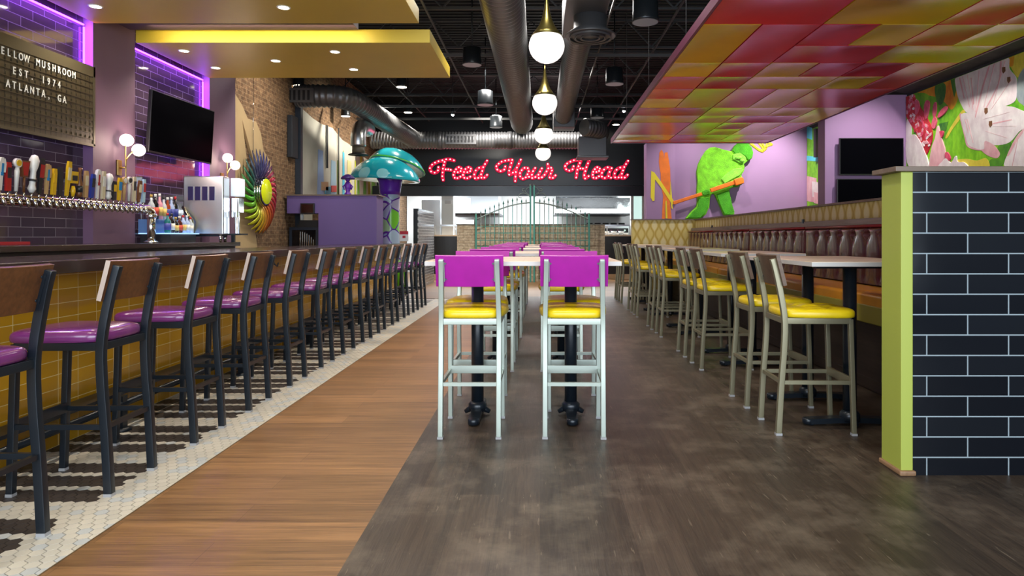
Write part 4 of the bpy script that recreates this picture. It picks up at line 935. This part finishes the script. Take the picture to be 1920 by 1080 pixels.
letters = [('letter_f', S1, [[(245,305),(238,362),(182,400),(120,380),(100,322),(138,262),(188,228),(248,203),(315,188),(380,170),(448,170),(512,188)], [(352,215),(338,268),(322,330),(318,395),(312,460),(325,525)], [(370,343),(415,343),(458,352)]]),
 ('letter_e', S1, [[(578,392),(625,372),(638,328),(595,305),(548,340),(520,385),(503,438),(525,488),(573,493),(622,468)]]),
 ('letter_e', S1, [[(742,392),(790,372),(803,330),(760,305),(710,337),(685,388),(668,438),(690,490),(742,495),(792,468)]]),
 ('letter_d', S1, [[(1015,305),(943,315),(886,362),(860,430),(872,495),(928,490),(978,428)], [(1080,193),(1045,252),(1015,305),(998,370),(978,428),(983,487),(1035,485),(1080,438)]]),
 ('letter_y', S1, [[(1393,293),(1375,347),(1312,373),(1255,347),(1240,290),(1280,245),(1330,210),(1392,193),(1452,183),(1512,180),(1498,235),(1477,303),(1460,365),(1460,433),(1523,398),(1592,312),(1625,245),(1658,177)], [(1592,312),(1575,390),(1568,467),(1563,543)]]),
 ('letter_o', S1, [[(1778,322),(1722,318),(1675,357),(1645,407),(1648,463),(1692,503),(1745,482),(1775,428),(1795,375),(1778,322)], [(1745,482),(1800,470)]]),
 ('letter_u', S2, [[(168,320),(133,373),(112,435),(117,492),(172,475),(225,433),(253,380),(283,327)], [(225,433),(230,492),(285,480)]]),
 ('letter_r', S2, [[(285,480),(330,437),(365,378),(393,327),(385,252)], [(393,327),(443,317),(457,363),(435,417),(417,483),(472,490),(517,447)]]),
 ('letter_h', S2, [[(828,290),(812,343),(753,365),(700,342),(683,287),(717,242),(772,210),(832,187),(890,180),(952,180),(935,235),(912,290),(893,350),(883,415),(873,483)], [(1103,180),(1075,240),(1050,305),(1030,373),(1012,443),(1025,500),(1085,460)], [(943,328),(988,330)]]),
 ('letter_e', S2, [[(1218,388),(1265,370),(1278,330),(1235,305),(1192,340),(1165,385),(1157,435),(1168,485),(1217,492),(1263,463)]]),
 ('letter_a', S2, [[(1480,322),(1412,308),(1350,347),(1315,403),(1312,467),(1363,492),(1428,460),(1445,388)], [(1480,322),(1445,388),(1428,460),(1470,487)]]),
 ('letter_d', S2, [[(1697,303),(1627,312),(1565,350),(1532,415),(1540,482),(1600,482),(1657,418)], [(1763,197),(1727,253),(1697,303),(1677,362),(1657,418),(1650,483),(1705,485),(1755,437)]])]
bulbmesh = None
for nm, F, strokes in letters:
    mb = MB()
    for st in strokes:
        sp3 = smooth_path([F(*p) for p in st], 3); rd_ = [.052] * len(sp3); rd_[0] = rd_[-1] = .048
        mb.tube(sp3, rd_, 12, flat=.8, fup=(0, 1, 0))
        for e in (sp3[0], sp3[-1]): mb.ball(e, .050, 12, sq=(1, .8, 1))
    L = mb.build(nm, PINK, sg)
    done = set()
    for st in strokes:
        for p in st:
            if p in done: continue
            done.add(p); q = F(*p)
            if bulbmesh is None:
                o = MB().ball((0, 0, 0), .019, 10).build('bulb', BULB, L); bulbmesh = o.data
            else:
                o = bpy.data.objects.new('bulb', bulbmesh); COL.objects.link(o); o.parent = L
            o.location = (q[0], -.05, q[2])
area('sign_glow', (-.3, 18.35, 3.0), (-PI / 2, 0, PI), 5.6, .5, 10, (1, .12, .3), 170).rotation_euler = (-PI / 2, 0, 0)

# ================================================================== GATE + BRICK HALF WALL
BRK = Mbrick('pale_half_wall_brick', 'XZY', srgb(176, 156, 130), srgb(206, 190, 166), srgb(150, 138, 120), .22, .075, lo=srgb(120, 100, 80), mix=.35)
hx0, hx1 = (857 - VX) / FPX * 18.3, (1134 - VX) / FPX * 18.3
struct(MB().box((hx0, 18.3, 0), (hx1, 18.5, 1.545)).build('wall_brick_half', BRK))
struct(MB().box((hx0 - .02, 18.27, 1.545), (hx1 + .02, 18.53, 1.57)).build('trim_7', M('grey_cap', srgb(120, 116, 108), .5)))
GY = 17.9
def G(px, py): return atY(px, py, GY)
gt = thing('garden_gate', 'green wrought iron double gate with arched top before the brick half wall', 'gate', (0, 0, 0))
GM = M('verdigris_iron', srgb(60, 124, 112), .5, .3, nz=(5, .25)); GM2 = M('grey_iron', srgb(122, 136, 130), .5, .3)
gz = lambda px, z: ((px - VX) / FPX * GY, GY, z)
for px, t_, nm in ((892.5, 402, 'end_post'), (1104.5, 402, 'end_post'), (994.5, 348, 'meeting_post'), (1001.5, 348, 'meeting_post')):
    q = G(px, t_); MB().bar([gz(px, .0), gz(px, q[2])], .045, .045, up=(0, 1, 0)).build(nm, GM, gt)
    MB().ball((q[0], GY, q[2] + .02), .03, 8).build('post_cap', GM2, gt)
arch = lambda px: 412 - (412 - 380) * math.cos((px - 998.5) / 106 * PI / 2) ** 1.0
for a, b in ((893, 994), (1002, 1105)):
    MB().tube([G(a + (b - a) * i / 14, arch(a + (b - a) * i / 14)) for i in range(15)], .018, 8).build('arched_rail', GM2, gt)
    for py in (437, 450.5): MB().bar([G(a, py), G(b, py)], .03, .02).build('cross_rail', GM, gt)
    for py in (424.5, 462): MB().bar([G(a, py), G(b, py)], .02, .015).build('cross_rail', GM, gt)
for k in range(24):
    px = 893 + (k + 1) * 8.5
    if abs(px - 998) < 6: continue
    top = arch(px) - (7 if abs(px - 998) > 28 else 2)
    if px > 1101: continue
    q = G(px, top)
    rod = MB().tube([gz(px, .08), q], .011, 6).lathe([(.011, q[2] - .01), (.022, q[2] + .02), (.001, q[2] + .10)], (q[0], GY, 0), 8)
    rod.build('baluster', GM if k % 2 else GM2, gt)
for s in (-1, 1):
    c = 998 + s * 3.5
    sc = [(c, 372), (c + s * 4, 366), (c + s * 12, 362), (c + s * 20, 364), (c + s * 22, 370), (c + s * 16, 371)]
    sc2 = [(c, 350), (c + s * 5, 352), (c + s * 9, 357), (c + s * 14, 358), (c + s * 15, 354), (c + s * 11, 354)]
    sc3 = [(c + s * 10, 359), (c + s * 4, 364), (c, 368)]
    for q in (sc, sc2, sc3): MB().tube(smooth_path([G(*p) for p in q], 4), .009, 6).build('scroll', GM2, gt)

# ================================================================== KITCHEN
KY = 19.1
KW = M('kitchen_white', (.75, .77, .78), .4); DKP = Mwood('black_stained_panel', (.008, .008, .009), (.02, .02, .022), .35, 'X', 6, cross='ZXY')
def kx(px, Y=KY): return (px - VX) / FPX * Y
def kz(py, Y=KY): return CAMZ - (py - VY) / FPX * Y
for a, b, nm in ((805, 857, 'kitchen_counter'), (1132, 1210, 'kitchen_counter')):
    t = thing(nm, 'black fronted pass counter %s the brick half wall' % ('on the mushroom side of' if a < 900 else 'on the booth side of'), 'counter')
    MB().box((kx(a), KY, .15), (kx(b), KY + .7, kz(443))).build('front', DKP, t)
    MB().box((kx(a - 2), KY - .03, kz(443)), (kx(b), KY + .75, kz(440.5))).build('wood_top', MAPLE, t)
    MB().box((kx(a), KY - .01, 0), (kx(b), KY + .1, .15)).build('kickboard', M('pale_kick', srgb(196, 170, 138), .5), t)
    MB().box((kx(a - 2), KY + .1, kz(424)), (kx(b), KY + .4, kz(421))).build('pass_shelf', STEEL, t)
    for px in (a + 3, a + 8, b - 6): MB().tube([(kx(px), KY + .25, kz(441)), (kx(px), KY + .25, kz(424))], .015, 8).build('shelf_post', STEEL, t)
struct(MB().box((-4.6, 23.0, 0), (5.5, 23.2, 4.5)).build('wall_kitchen_back', KW))
struct(MB().box((-4.6, 19.3, 3.2), (5.5, 23.0, 3.3)).build('ceiling_kitchen', KW))
for k, x in enumerate((-3.2, -.8, 1.6)):
    tag(MB().box((x - .6, 19.5, 3.14), (x + .6, 20.0, 3.199)).build('fluorescent_panel', E('fluoro', (.92, .97, 1), 6)), ['kitchen light panel nearest the mushroom', 'middle kitchen light panel', 'kitchen light panel nearest the booths'][k], 'light panel')
def steel(nm, x0, x1, y0, y1, pt, pb, lab, cat, extra=None, m=None):
    t = thing(nm, lab, cat, (0, 0, 0)); Y = y0
    MB().box((kx(x0, Y), y0, 0), (kx(x1, Y), y1, kz(pt, Y))).build('body', m or STEEL, t, bevel=.01); return t
# hoods
h = thing('exhaust_hood', 'wide stainless exhaust hood over the range, right behind the gate arch', 'exhaust hood'); Y = 20.6
MB().prism([(0, Y, kz(371, Y)), (0, Y - .05, kz(392, Y)), (0, Y - .35, kz(400.5, Y)), (0, 22.5, kz(400.5, Y)), (0, 22.5, 3.2), (0, Y, 3.2)], (kx(1042, Y), 0, 0), (kx(1184, Y), 0, 0)).build('hood_shell', M('wavy_steel', (.62, .63, .64), .16, 1.0, bmp=(1.3, .35, .05)), h)
MB().box((kx(1040, Y), Y - .38, kz(402.5, Y)), (kx(1186, Y), 22.5, kz(400.5, Y))).build('hood_lip', M('dark_lip', (.08, .08, .09), .4, .6), h)
h = thing('exhaust_hood', 'shorter stainless hood with a white face on the mushroom side of the kitchen', 'exhaust hood')
MB().box((kx(848, Y), Y, kz(400, Y)), (kx(935, Y), 22.5, 3.2)).build('hood_shell', STEEL, h, bevel=.01)
MB().box((kx(848, Y), Y - .02, kz(399, Y)), (kx(882, Y), Y, kz(372, Y))).build('white_face', KW, h)
MB().prism([(0, Y - .2, kz(400, Y)), (0, 22.5, kz(400, Y)), (0, 22.5, kz(404, Y)), (0, Y, kz(404, Y))], (kx(846, Y), 0, 0), (kx(937, Y), 0, 0)).build('hood_lip', M('dark_lip', (.08, .08, .09), .4, .6), h)
t = steel('pizza_oven', 1095, 1180, 20.4, 22.4, 424, 500, 'stainless oven range under the wide hood', 'oven')
MB().box((kx(1100, 20.4), 20.36, kz(436, 20.4)), (kx(1178, 20.4), 20.4, kz(428, 20.4))).build('control_panel', BLACKP, t)
for k in range(6): MB().lathe([(.03, -.03), (.03, 0)], (kx(1106 + k * 13, 20.4), 20.36, kz(432, 20.4)), 10, axis='Y').build('knob', CHROME, t)
for k in range(5): MB().tube([(kx(1100 + k * 15, 20.6), 20.6, kz(421, 20.6)), (kx(1111 + k * 15, 20.6), 20.6, kz(421, 20.6))], .05, 8).build('burner_grate', BLACKP, t)
steel('tall_refrigerator', 790, 826, 20.0, 22.0, 374, 500, 'tall stainless refrigerator behind the dark tiled pier', 'refrigerator')
steel('prep_cabinet', 905, 1040, 21.0, 22.4, 426, 500, 'stainless prep cabinet behind the brick half wall', 'cabinet')
struct(MB().box((kx(828, 19.6), 19.6, 0), (kx(850, 19.6), 20.0, 3.2)).build('wall_kitchen_pier', KW))
tag(MB().box((kx(834, 19.58), 19.55, kz(382, 19.58)), (kx(846, 19.58), 19.6, kz(376, 19.58))).build('wall_box', M('box_grey', (.55, .55, .56), .4)), 'pale box fixed high on the white kitchen pier', 'electrical box')
tag(MB().box((kx(855, 22.8), 22.9, kz(420, 22.8)), (kx(888, 22.8), 22.95, kz(412, 22.8))).build('wire_shelf', CHROME), 'thin wire shelf on the white kitchen wall', 'shelf')
PIERM = Mtile('grey_pier_tile', 'YZX', .2, .07, (.10, .10, .11), (.16, .16, .17), (.45, .45, .45), .15)
struct(MB().box((kx(775, 15.6), 15.6, 0), (kx(783, 15.6), 15.66, kz(391, 15.6))).build('wall_tiled_pier_face', M('pier_black', (.01, .01, .012), .3)))
struct(MB().prism([(kx(783, 15.6), 15.6, 0), (kx(783, 15.6), 17.9, 0), (kx(783, 15.6) + .02, 17.9, 0), (kx(783, 15.6) + .02, 15.6, 0)], (0, 0, 0), (0, 0, kz(391, 15.6))).build('wall_tiled_pier', PIERM))
rk = random.Random(4)
for k in range(6):
    px = 1137 + k * 7; Y = 19.6
    o = MB().lathe([(.05, 0), (.09, .03), (.09, .05)], n=16).build('plate_stack', M('plate_white', (.7, .72, .74), .25), None, (kx(px, Y), Y, kz(440.5, KY) + (.0 if k % 2 else .06)))
    tag(o, 'small stack of white plates on the kitchen pass, ' + ['right against the brick half wall', 'second from the brick half wall', 'third from the brick half wall', 'third from the papered end wall', 'second from the papered end wall', 'right by the papered end wall'][k], 'plates', 'plate stacks on the booth side pass')
struct(MB().box((kx(1188, 19.2), 19.2, 1.3), (kx(1204, 19.2), 19.25, 2.6)).build('window_1', M('pale_window', srgb(170, 200, 190), .3, emit=(.6, .8, .75), es=.8)))
struct(MB().box((kx(1183, 19.1), 19.1, 0), (kx(1188, 19.1), 19.3, 2.7)).box((kx(1204, 19.1), 19.1, 0), (kx(1230, 19.1), 19.3, 2.7)).build('wall_kitchen_jamb', KW))

# ================================================================== RIGHT REAR ART
FY = 13.75
def P3(pts, y): return [atY(px, py, y) for px, py in pts]
def Z4(u, v): return (1200 + u / 5.647, 240 + v / 5.644)
LIME = M('lime_flock', srgb(128, 214, 40), .8, nz=(9, .28), bmp=(70, .9, .02)); LIME2 = M('lime_dark', srgb(74, 170, 22), .8, nz=(9, .2), bmp=(70, .9, .02)); LIME3 = M('lime_pale', srgb(140, 224, 70), .8, nz=(9, .2), bmp=(70, .9, .02))
ORG = M('orange_paint', srgb(232, 116, 24), .5, nz=(6, .15)); YLP = M('yellow_paint', srgb(226, 206, 36), .5)
gf = thing('stooping_figure_relief', 'lime green flocked cutout of a stooping man with a stick on the lilac wall', 'wall relief', (0, 0, 0))
out = [(980,235),(960,245),(880,225),(800,200),(745,205),(700,240),(655,310),(620,380),(602,460),(612,560),(604,660),(612,760),(600,830),(560,870),(510,925),(482,962),(640,962),(700,915),(735,840),(742,760),(755,705),(775,692),(795,705),(830,780),(860,850),(892,925),(998,928),(1002,880),(975,800),(960,720),(948,650),(970,632),(1040,622),(1085,590),(1092,540),(1075,500),(1105,450),(1112,400),(1098,385),(1150,345),(1190,320),(1202,260),(1185,205),(1150,165),(1100,148),(1045,155),(1005,185)]
ymat = FY - .11
MB().prism(P3([Z4(*p) for p in out], ymat), (0, 0, 0), (0, .10, 0)).build('body', LIME, gf, bevel=.025, seg=3)
for nm, pts, m in (('cap', [(980,235),(1005,185),(1045,155),(1100,148),(1150,165),(1185,205),(1200,260),(1188,315),(1150,340),(1120,300),(1060,262),(1010,275)], LIME2),
                   ('face', [(985,280),(1020,268),(1060,258),(1115,300),(1128,330),(1096,378),(1060,372),(1020,350),(985,330)], LIME3),
                   ('sleeve', [(860,540),(930,470),(1000,430),(1080,420),(1100,440),(1060,500),(980,540),(900,590)], LIME3),
                   ('hand', [(985,590),(1040,570),(1085,570),(1080,600),(1040,618),(985,622)], LIME2),
                   ('hand', [(660,670),(700,650),(740,665),(740,700),(690,715),(660,700)], LIME2),
                   ('trouser_leg', [(812,700),(940,660),(955,720),(975,800),(998,880),(992,920),(898,918),(865,850),(838,780)], LIME2),
                   ('trouser_leg', [(625,740),(735,735),(728,830),(690,905),(636,952),(505,952),(560,885),(612,840)], LIME2)):
    MB().prism(P3([Z4(*p) for p in pts], ymat - .028), (0, 0, 0), (0, .035, 0)).build(nm, m, gf, bevel=.012, seg=2)
MB().ball(P3([Z4(1042, 315)], ymat - .04)[0], .05, 10, sq=(1.4, .5, .8)).ball(P3([Z4(1080, 345)], ymat - .04)[0], .05, 10, sq=(1, .6, .8)).build('nose_and_brow', LIME3, gf)
st = thing('carved_stick', 'long orange stick held by the lime green figure', 'stick')
MB().bar(P3([Z4(352, 795), Z4(655, 697)], ymat - .03), .07, .05, up=(0, 1, 0)).bar(P3([Z4(745, 662), Z4(1095, 545)], ymat - .08), .085, .05, up=(0, 1, 0)).build('shaft', ORG, st, bevel=.01)
MB().bar(P3([Z4(1000, 580), Z4(1092, 550)], ymat - .10), .14, .06, up=(0, 1, 0)).build('grip', ORG, st, bevel=.02)
of = thing('orange_brush_art', 'orange and yellow brush stroke figure on the lilac pilaster', 'wall painting')
fy2 = 13.62
for nm, pts, m, o in (('orange_stroke', [(200,360),(205,260),(228,228),(250,270),(255,330),(262,262),(290,255),(303,330),(318,430),(322,560),(312,700),(318,800),(335,960),(290,960),(280,860),(270,760),(262,860),(264,960),(232,960),(238,830),(245,720),(222,600),(218,480),(205,410)], ORG, .008),
                   ('yellow_zigzag', [(118,455),(150,470),(230,580),(350,760),(368,800),(340,812),(300,750),(215,620),(158,545),(152,770),(132,775),(112,735)], YLP, .014),
                   ('yellow_stroke', [(268,770),(282,770),(290,958),(270,958)], YLP, .016), ('yellow_stroke', [(322,560),(335,700),(345,860),(332,850),(318,720)], YLP, .012)):
    MB().prism(P3([Z4(*p) for p in pts], fy2), (0, -o, 0), (0, .002, 0)).build(nm, m, of)
sb = thing('yellow_scrawl', 'thin yellow loops painted on the lilac wall by the canopy', 'wall painting')
for q in ([(1150,150),(1200,190),(1260,235),(1300,250),(1300,215),(1250,150)], [(1165,150),(1240,215),(1310,240),(1350,190),(1400,175),(1340,150)], [(1290,150),(1330,215),(1345,150)]):
    MB().tube(P3([Z4(*p) for p in smooth_path([(a, 0, b) for a, b in q], 3) for p in [(p[0], p[2])]], FY - .005), .022, 6, flat=.3, fup=(0, 1, 0)).build('loop', YLP, sb)

# flower mural on the side wall
XM = 5.497
mu = thing('flower_mural', 'large painted mural of pale lilies, pink buds and green leaves on the side wall', 'mural', (0, 0, 0))
def Z5(u, v): return (1500 + u / 4.5, 90 + v / 4.5)
def Mpaint(name, c1, c2, sc=3.0):
    m, nt, b = newmat(name); v, _ = coords(nt, 'YZX', (1, .5, 1)); f = noise(nt, v, sc, 4, .6); f2 = noise(nt, v, sc * 6, 3, .6)
    col = ramp(nt, f, [(.35, c1), (.65, c2)]); nt.links.new(mixc(nt, .25, col, ramp(nt, f2, [(.35, tuple(.7 * c for c in c1)), (.65, tuple(min(1, 1.2 * c) for c in c2))])), b.inputs['Base Color']); b.inputs['Roughness'].default_value = .6; return m
PG = Mpaint('mural_green', srgb(70, 150, 24), srgb(150, 216, 40)); PGd = Mpaint('mural_dark_green', srgb(40, 100, 40), srgb(96, 160, 40)); PO = Mpaint('mural_orange', srgb(214, 120, 20), srgb(224, 180, 40)); PY = Mpaint('mural_yellow', srgb(206, 190, 50), srgb(236, 214, 80))
PWt = Mpaint('mural_petal', srgb(214, 190, 194), srgb(240, 232, 226), 2.0); PWe = Mpaint('mural_petal_pink', srgb(214, 140, 150), srgb(230, 190, 190), 2.0); PR = Mpaint('mural_bud_pink', srgb(200, 40, 80), srgb(226, 110, 130), 6); PRr = Mpaint('mural_red', srgb(170, 24, 44), srgb(214, 60, 60), 6); PGy = Mpaint('mural_grey', srgb(130, 140, 150), srgb(160, 170, 160)); PBr = M('mural_brown', srgb(120, 80, 50), .6)
z0m = 1.5
MB().prism([(XM, 5.2, z0m - .8), (XM, 9.99, z0m - .8), (XM, 9.99, 3.32), (XM, 5.2, 3.32)], (-.012, 0, 0), (.0, 0, 0)).build('green_ground', PG, mu)
lay = [.014]
def patch(nm, pts, m, z5=True):
    a = [onX(*(Z5(*p) if z5 else p), XM) for p in pts]
    a = [(p[0], min(p[1], 9.985), min(p[2], 3.315)) for p in a]
    lay[0] += .00012
    if len(a) > 5 or nm in ('pink_bud', 'white_bud'):
        n_ = len(a); q = []
        for i in range(n_):
            p0, p1, p2, p3 = (Vector(a[(i + d) % n_]) for d in (-1, 0, 1, 2))
            for t in (0, .25, .5, .75): q.append(.5 * ((2 * p1) + (-p0 + p2) * t + (2 * p0 - 5 * p1 + 4 * p2 - p3) * t * t + (-p0 + 3 * p1 - 3 * p2 + p3) * t ** 3))
        a = [(p.x, min(p.y, 9.985), min(p.z, 3.315)) for p in q]
    MB().prism(a, (-lay[0], 0, 0), (-.011, 0, 0)).build(nm, m, mu)
patch('orange_leaf', [(1000,350),(1150,290),(1330,225),(1335,330),(1340,430),(1290,520),(1240,470),(1180,420),(1090,400)], PO)
patch('dark_leaf', [(1150,290),(1215,265),(1240,330),(1225,440),(1180,480),(1150,400)], PGd)
patch('dark_leaf', [(1280,240),(1325,225),(1335,330),(1310,420),(1290,330)], PGd)
patch('green_leaf', [(970,370),(1060,380),(1130,440),(1180,560),(1150,620),(1080,560),(1010,480),(960,420)], PG)
patch('yellow_leaf', [(1770,75),(1890,10),(1990,-30),(1990,120),(1890,180),(1850,250),(1800,180)], PY)
patch('orange_leaf', [(1770,75),(1820,50),(1810,150),(1780,160)], PO)
patch('grey_leaf', [(1890,180),(1990,120),(1990,520),(1890,480),(1840,420),(1845,280)], PGy)
patch('yellow_leaf', [(1380,525),(1400,545),(1300,680),(1250,760),(1240,740),(1310,620)], PY)
patch('dark_leaf', [(1180,640),(1260,620),(1240,700),(1200,700)], PGd)
patch('dark_leaf', [(1680,830),(1790,790),(1760,900),(1700,1010),(1600,1010),(1620,940),(1690,930)], PGd)
patch('yellow_leaf', [(1280,960),(1400,935),(1500,950),(1580,930),(1600,1010),(1400,1010)], PY)
patch('large_petal', [(1325,235),(1400,205),(1480,190),(1560,150),(1640,110),(1770,72),(1775,170),(1830,240),(1840,300),(1830,440),(1740,490),(1680,500),(1600,600),(1480,620),(1450,560),(1400,530),(1345,420),(1320,300)], PWt)
patch('large_petal', [(1470,620),(1560,540),(1680,495),(1800,495),(1890,530),(1990,560),(1990,700),(1880,690),(1780,795),(1660,820),(1570,790),(1500,720)], PWt)
patch('pink_petal_edge', [(1355,570),(1380,560),(1400,640),(1430,760),(1480,830),(1560,860),(1500,862),(1420,830),(1395,740)], PWe)
patch('curled_petal', [(1370,560),(1450,555),(1490,640),(1520,700),(1565,780),(1565,850),(1500,850),(1430,815),(1405,740),(1380,650)], PWt)
patch('pink_petal_edge', [(1570,785),(1640,815),(1695,880),(1690,915),(1660,930),(1590,905),(1540,862),(1565,850)], PWe)
patch('large_petal', [(1740,1010),(1780,860),(1830,760),(1890,690),(1990,640),(1990,1010)], PWt)
patch('pink_petal_edge', [(1760,900),(1830,760),(1900,680),(1890,720),(1840,790),(1780,900)], PWe)
for pts in ([(1350,250),(1362,250),(1400,420),(1392,430)], [(1600,160),(1612,158),(1560,330),(1500,560),(1490,560),(1548,320)], [(1700,120),(1712,120),(1690,300),(1580,520),(1572,515),(1680,300)], [(1600,640),(1800,600),(1802,608),(1604,652)], [(1450,250),(1460,250),(1480,470),(1470,480)]): patch('petal_vein', pts, PWe)
for x0_, y0_, x1_, y1_ in ((1380, 240, 1440, 500), (1420, 225, 1470, 520), (1520, 190, 1490, 540), (1650, 130, 1560, 500), (1740, 110, 1640, 470), (1800, 260, 1620, 520), (1560, 600, 1780, 540), (1580, 660, 1840, 660), (1570, 700, 1760, 760), (1420, 600, 1470, 800), (1400, 600, 1430, 720), (1850, 760, 1800, 1000), (960, 760, 1000, 1000), (1010, 790, 1060, 980), (1160, 720, 1150, 980)):
    patch('petal_vein', [(x0_, y0_), (x0_ + 5, y0_), (x1_ + 3, y1_), (x1_, y1_)], PWe)
for u, v in ((1732, 185), (1775, 268), (1582, 530), (1620, 640)): patch('stamen', [(u - 14, v - 22), (u + 12, v - 26), (u + 14, v + 10), (u - 4, v + 30), (u - 14, v + 12)], PBr)
patch('white_bud', [(903,640),(935,600),(950,720),(915,850),(903,900)], PWt)
patch('red_cluster', [(903,400),(960,380),(1000,450),(1040,520),(1110,640),(1130,760),(1080,900),(1050,880),(1000,740),(930,620),(903,560)], PRr)
rm = random.Random(21)
for k in range(120):
    u = rm.uniform(910, 1110); v = rm.uniform(400, 860)
    if u > 960 + (v - 380) * .45 or u < 905 + (v - 560) * .45: continue
    a = rm.uniform(-.6, .6); l = rm.uniform(22, 50); w2 = rm.uniform(7, 12); c, s = math.sin(a), -math.cos(a)
    patch('bud', [(u - s * w2 * .5, v + c * w2 * .5), (u + c * l * .5 - s * w2, v + s * l * .5 + c * w2), (u + c * l, v + s * l), (u + c * l * .5 + s * w2, v + s * l * .5 - c * w2), (u + s * w2 * .5, v - c * w2 * .5)], rm.choice([PR, PWe, PR, PRr, PWt]))
for pts in ([(1060,520),(1070,460),(1090,440),(1108,470),(1095,560),(1075,600)], [(1135,560),(1140,490),(1158,455),(1165,520),(1150,590)], [(1175,580),(1200,530),(1245,490),(1258,515),(1225,560),(1190,585)], [(1125,660),(1135,600),(1155,580),(1168,620),(1150,680)], [(1170,730),(1200,700),(1225,705),(1215,750),(1185,760)], [(1240,890),(1260,880),(1285,930),(1270,950),(1245,930)], [(985,540),(990,450),(1010,445),(1022,500),(1000,560)]): patch('pink_bud', pts, PR)
patch('pink_petal', [(1110,1010),(1125,850),(1155,760),(1178,655),(1200,740),(1240,880),(1200,1010)], PWe)
patch('large_petal', [(908,800),(960,730),(1010,760),(1060,860),(1095,960),(1090,1010),(938,1010)], PWt)
patch('large_petal', [(1190,1010),(1215,960),(1250,930),(1290,970),(1330,910),(1345,960),(1400,965),(1420,1010)], PWt)
# second mural stretch seen through the gap beyond the pier
mu2 = thing('striped_mural', 'slim bright mural and window strip between the pier and the lilac wall', 'mural')
MB().prism([(XM, 10.3, 1.3), (XM, 13.7, 1.3), (XM, 13.7, 3.4), (XM, 10.3, 3.4)], (-.012, 0, 0), (.0, 0, 0)).build('green_ground', PG, mu2)
for k, (x0, y0, x1, y1, m) in enumerate([(1514, 236, 1524, 262, 'mural_sky'), (1514, 330, 1532, 380, None), (1536, 262, 1547, 300, 'o'), (1524, 340, 1547, 372, 'w'), (1514, 292, 1547, 304, 'mural_sky'), (1528, 360, 1547, 384, None)]):
    mm = {'mural_sky': M('mural_sky', srgb(90, 200, 220), .6), 'o': PO, 'w': PWt, None: PWe}[m]
    a = [onX(px, py, XM) for px, py in ((x0, y0), (x1, y0 + 4), (x1, y1), (x0, y1 - 3))]
    MB().prism(a, (-.013 - k * .001, 0, 0), (-.011, 0, 0)).build('colour_patch', mm, mu2)
tag(MB().box((5.41, 13.1, 2.79), (5.47, 13.2, 3.35)).build('dark_speaker', BLACKP), 'tall black speaker on the side wall beyond the pier', 'speaker')
tag(MB().prism([(5.1, 5, 3.42), (5.5, 5, 3.36), (5.5, 5, 3.55), (5.1, 5, 3.6)], (0, 0, 0), (0, 4.98, 0)).build('bulkhead_rail', M('weathered_rail_dark', (.05, .046, .04), .7, nz=(4, .4))), 'rough dark ledge running above the flower mural', 'ledge')
# unseen spots added to brighten dull walls
o = spot('gate_fill', (-1.25, 14.6, 4.2), 420, (1, .94, .85), 95, 1.0, .06); o.rotation_euler = (.75, 0, 0)  # added spot lifting the brick half wall, no lamp hangs there
for x, y, z, p in ((4.75, 8.9, 3.9, 170), (4.7, 12.5, 4.0, 330), (3.2, 12.6, 4.0, 130)):
    o = spot('wall_fill', (x, y, z), p, (1, .95, .92), 90, 1.0, .05); o.rotation_euler = (.5 if y > 12 else .35, 0, 0)  # added light for the pier and the lilac wall
o = spot('mural_fill', (4.4, 7.6, 4.3), 210, (1, .97, .92), 130, 1.0, .08); o.rotation_euler = (0, -.65, 0)  # added fill on the flower mural, without a fixture
for y, p in ((10.7, 190), (14.4, 260), (16.2, 200)):
    o = spot('left_wall_fill', (-3.0, y, 4.3), p, (1, .93, .82), 120, 1.0, .06); o.rotation_euler = (0, .75, 0)  # fill added for the left brick and plaster, no fixtures there
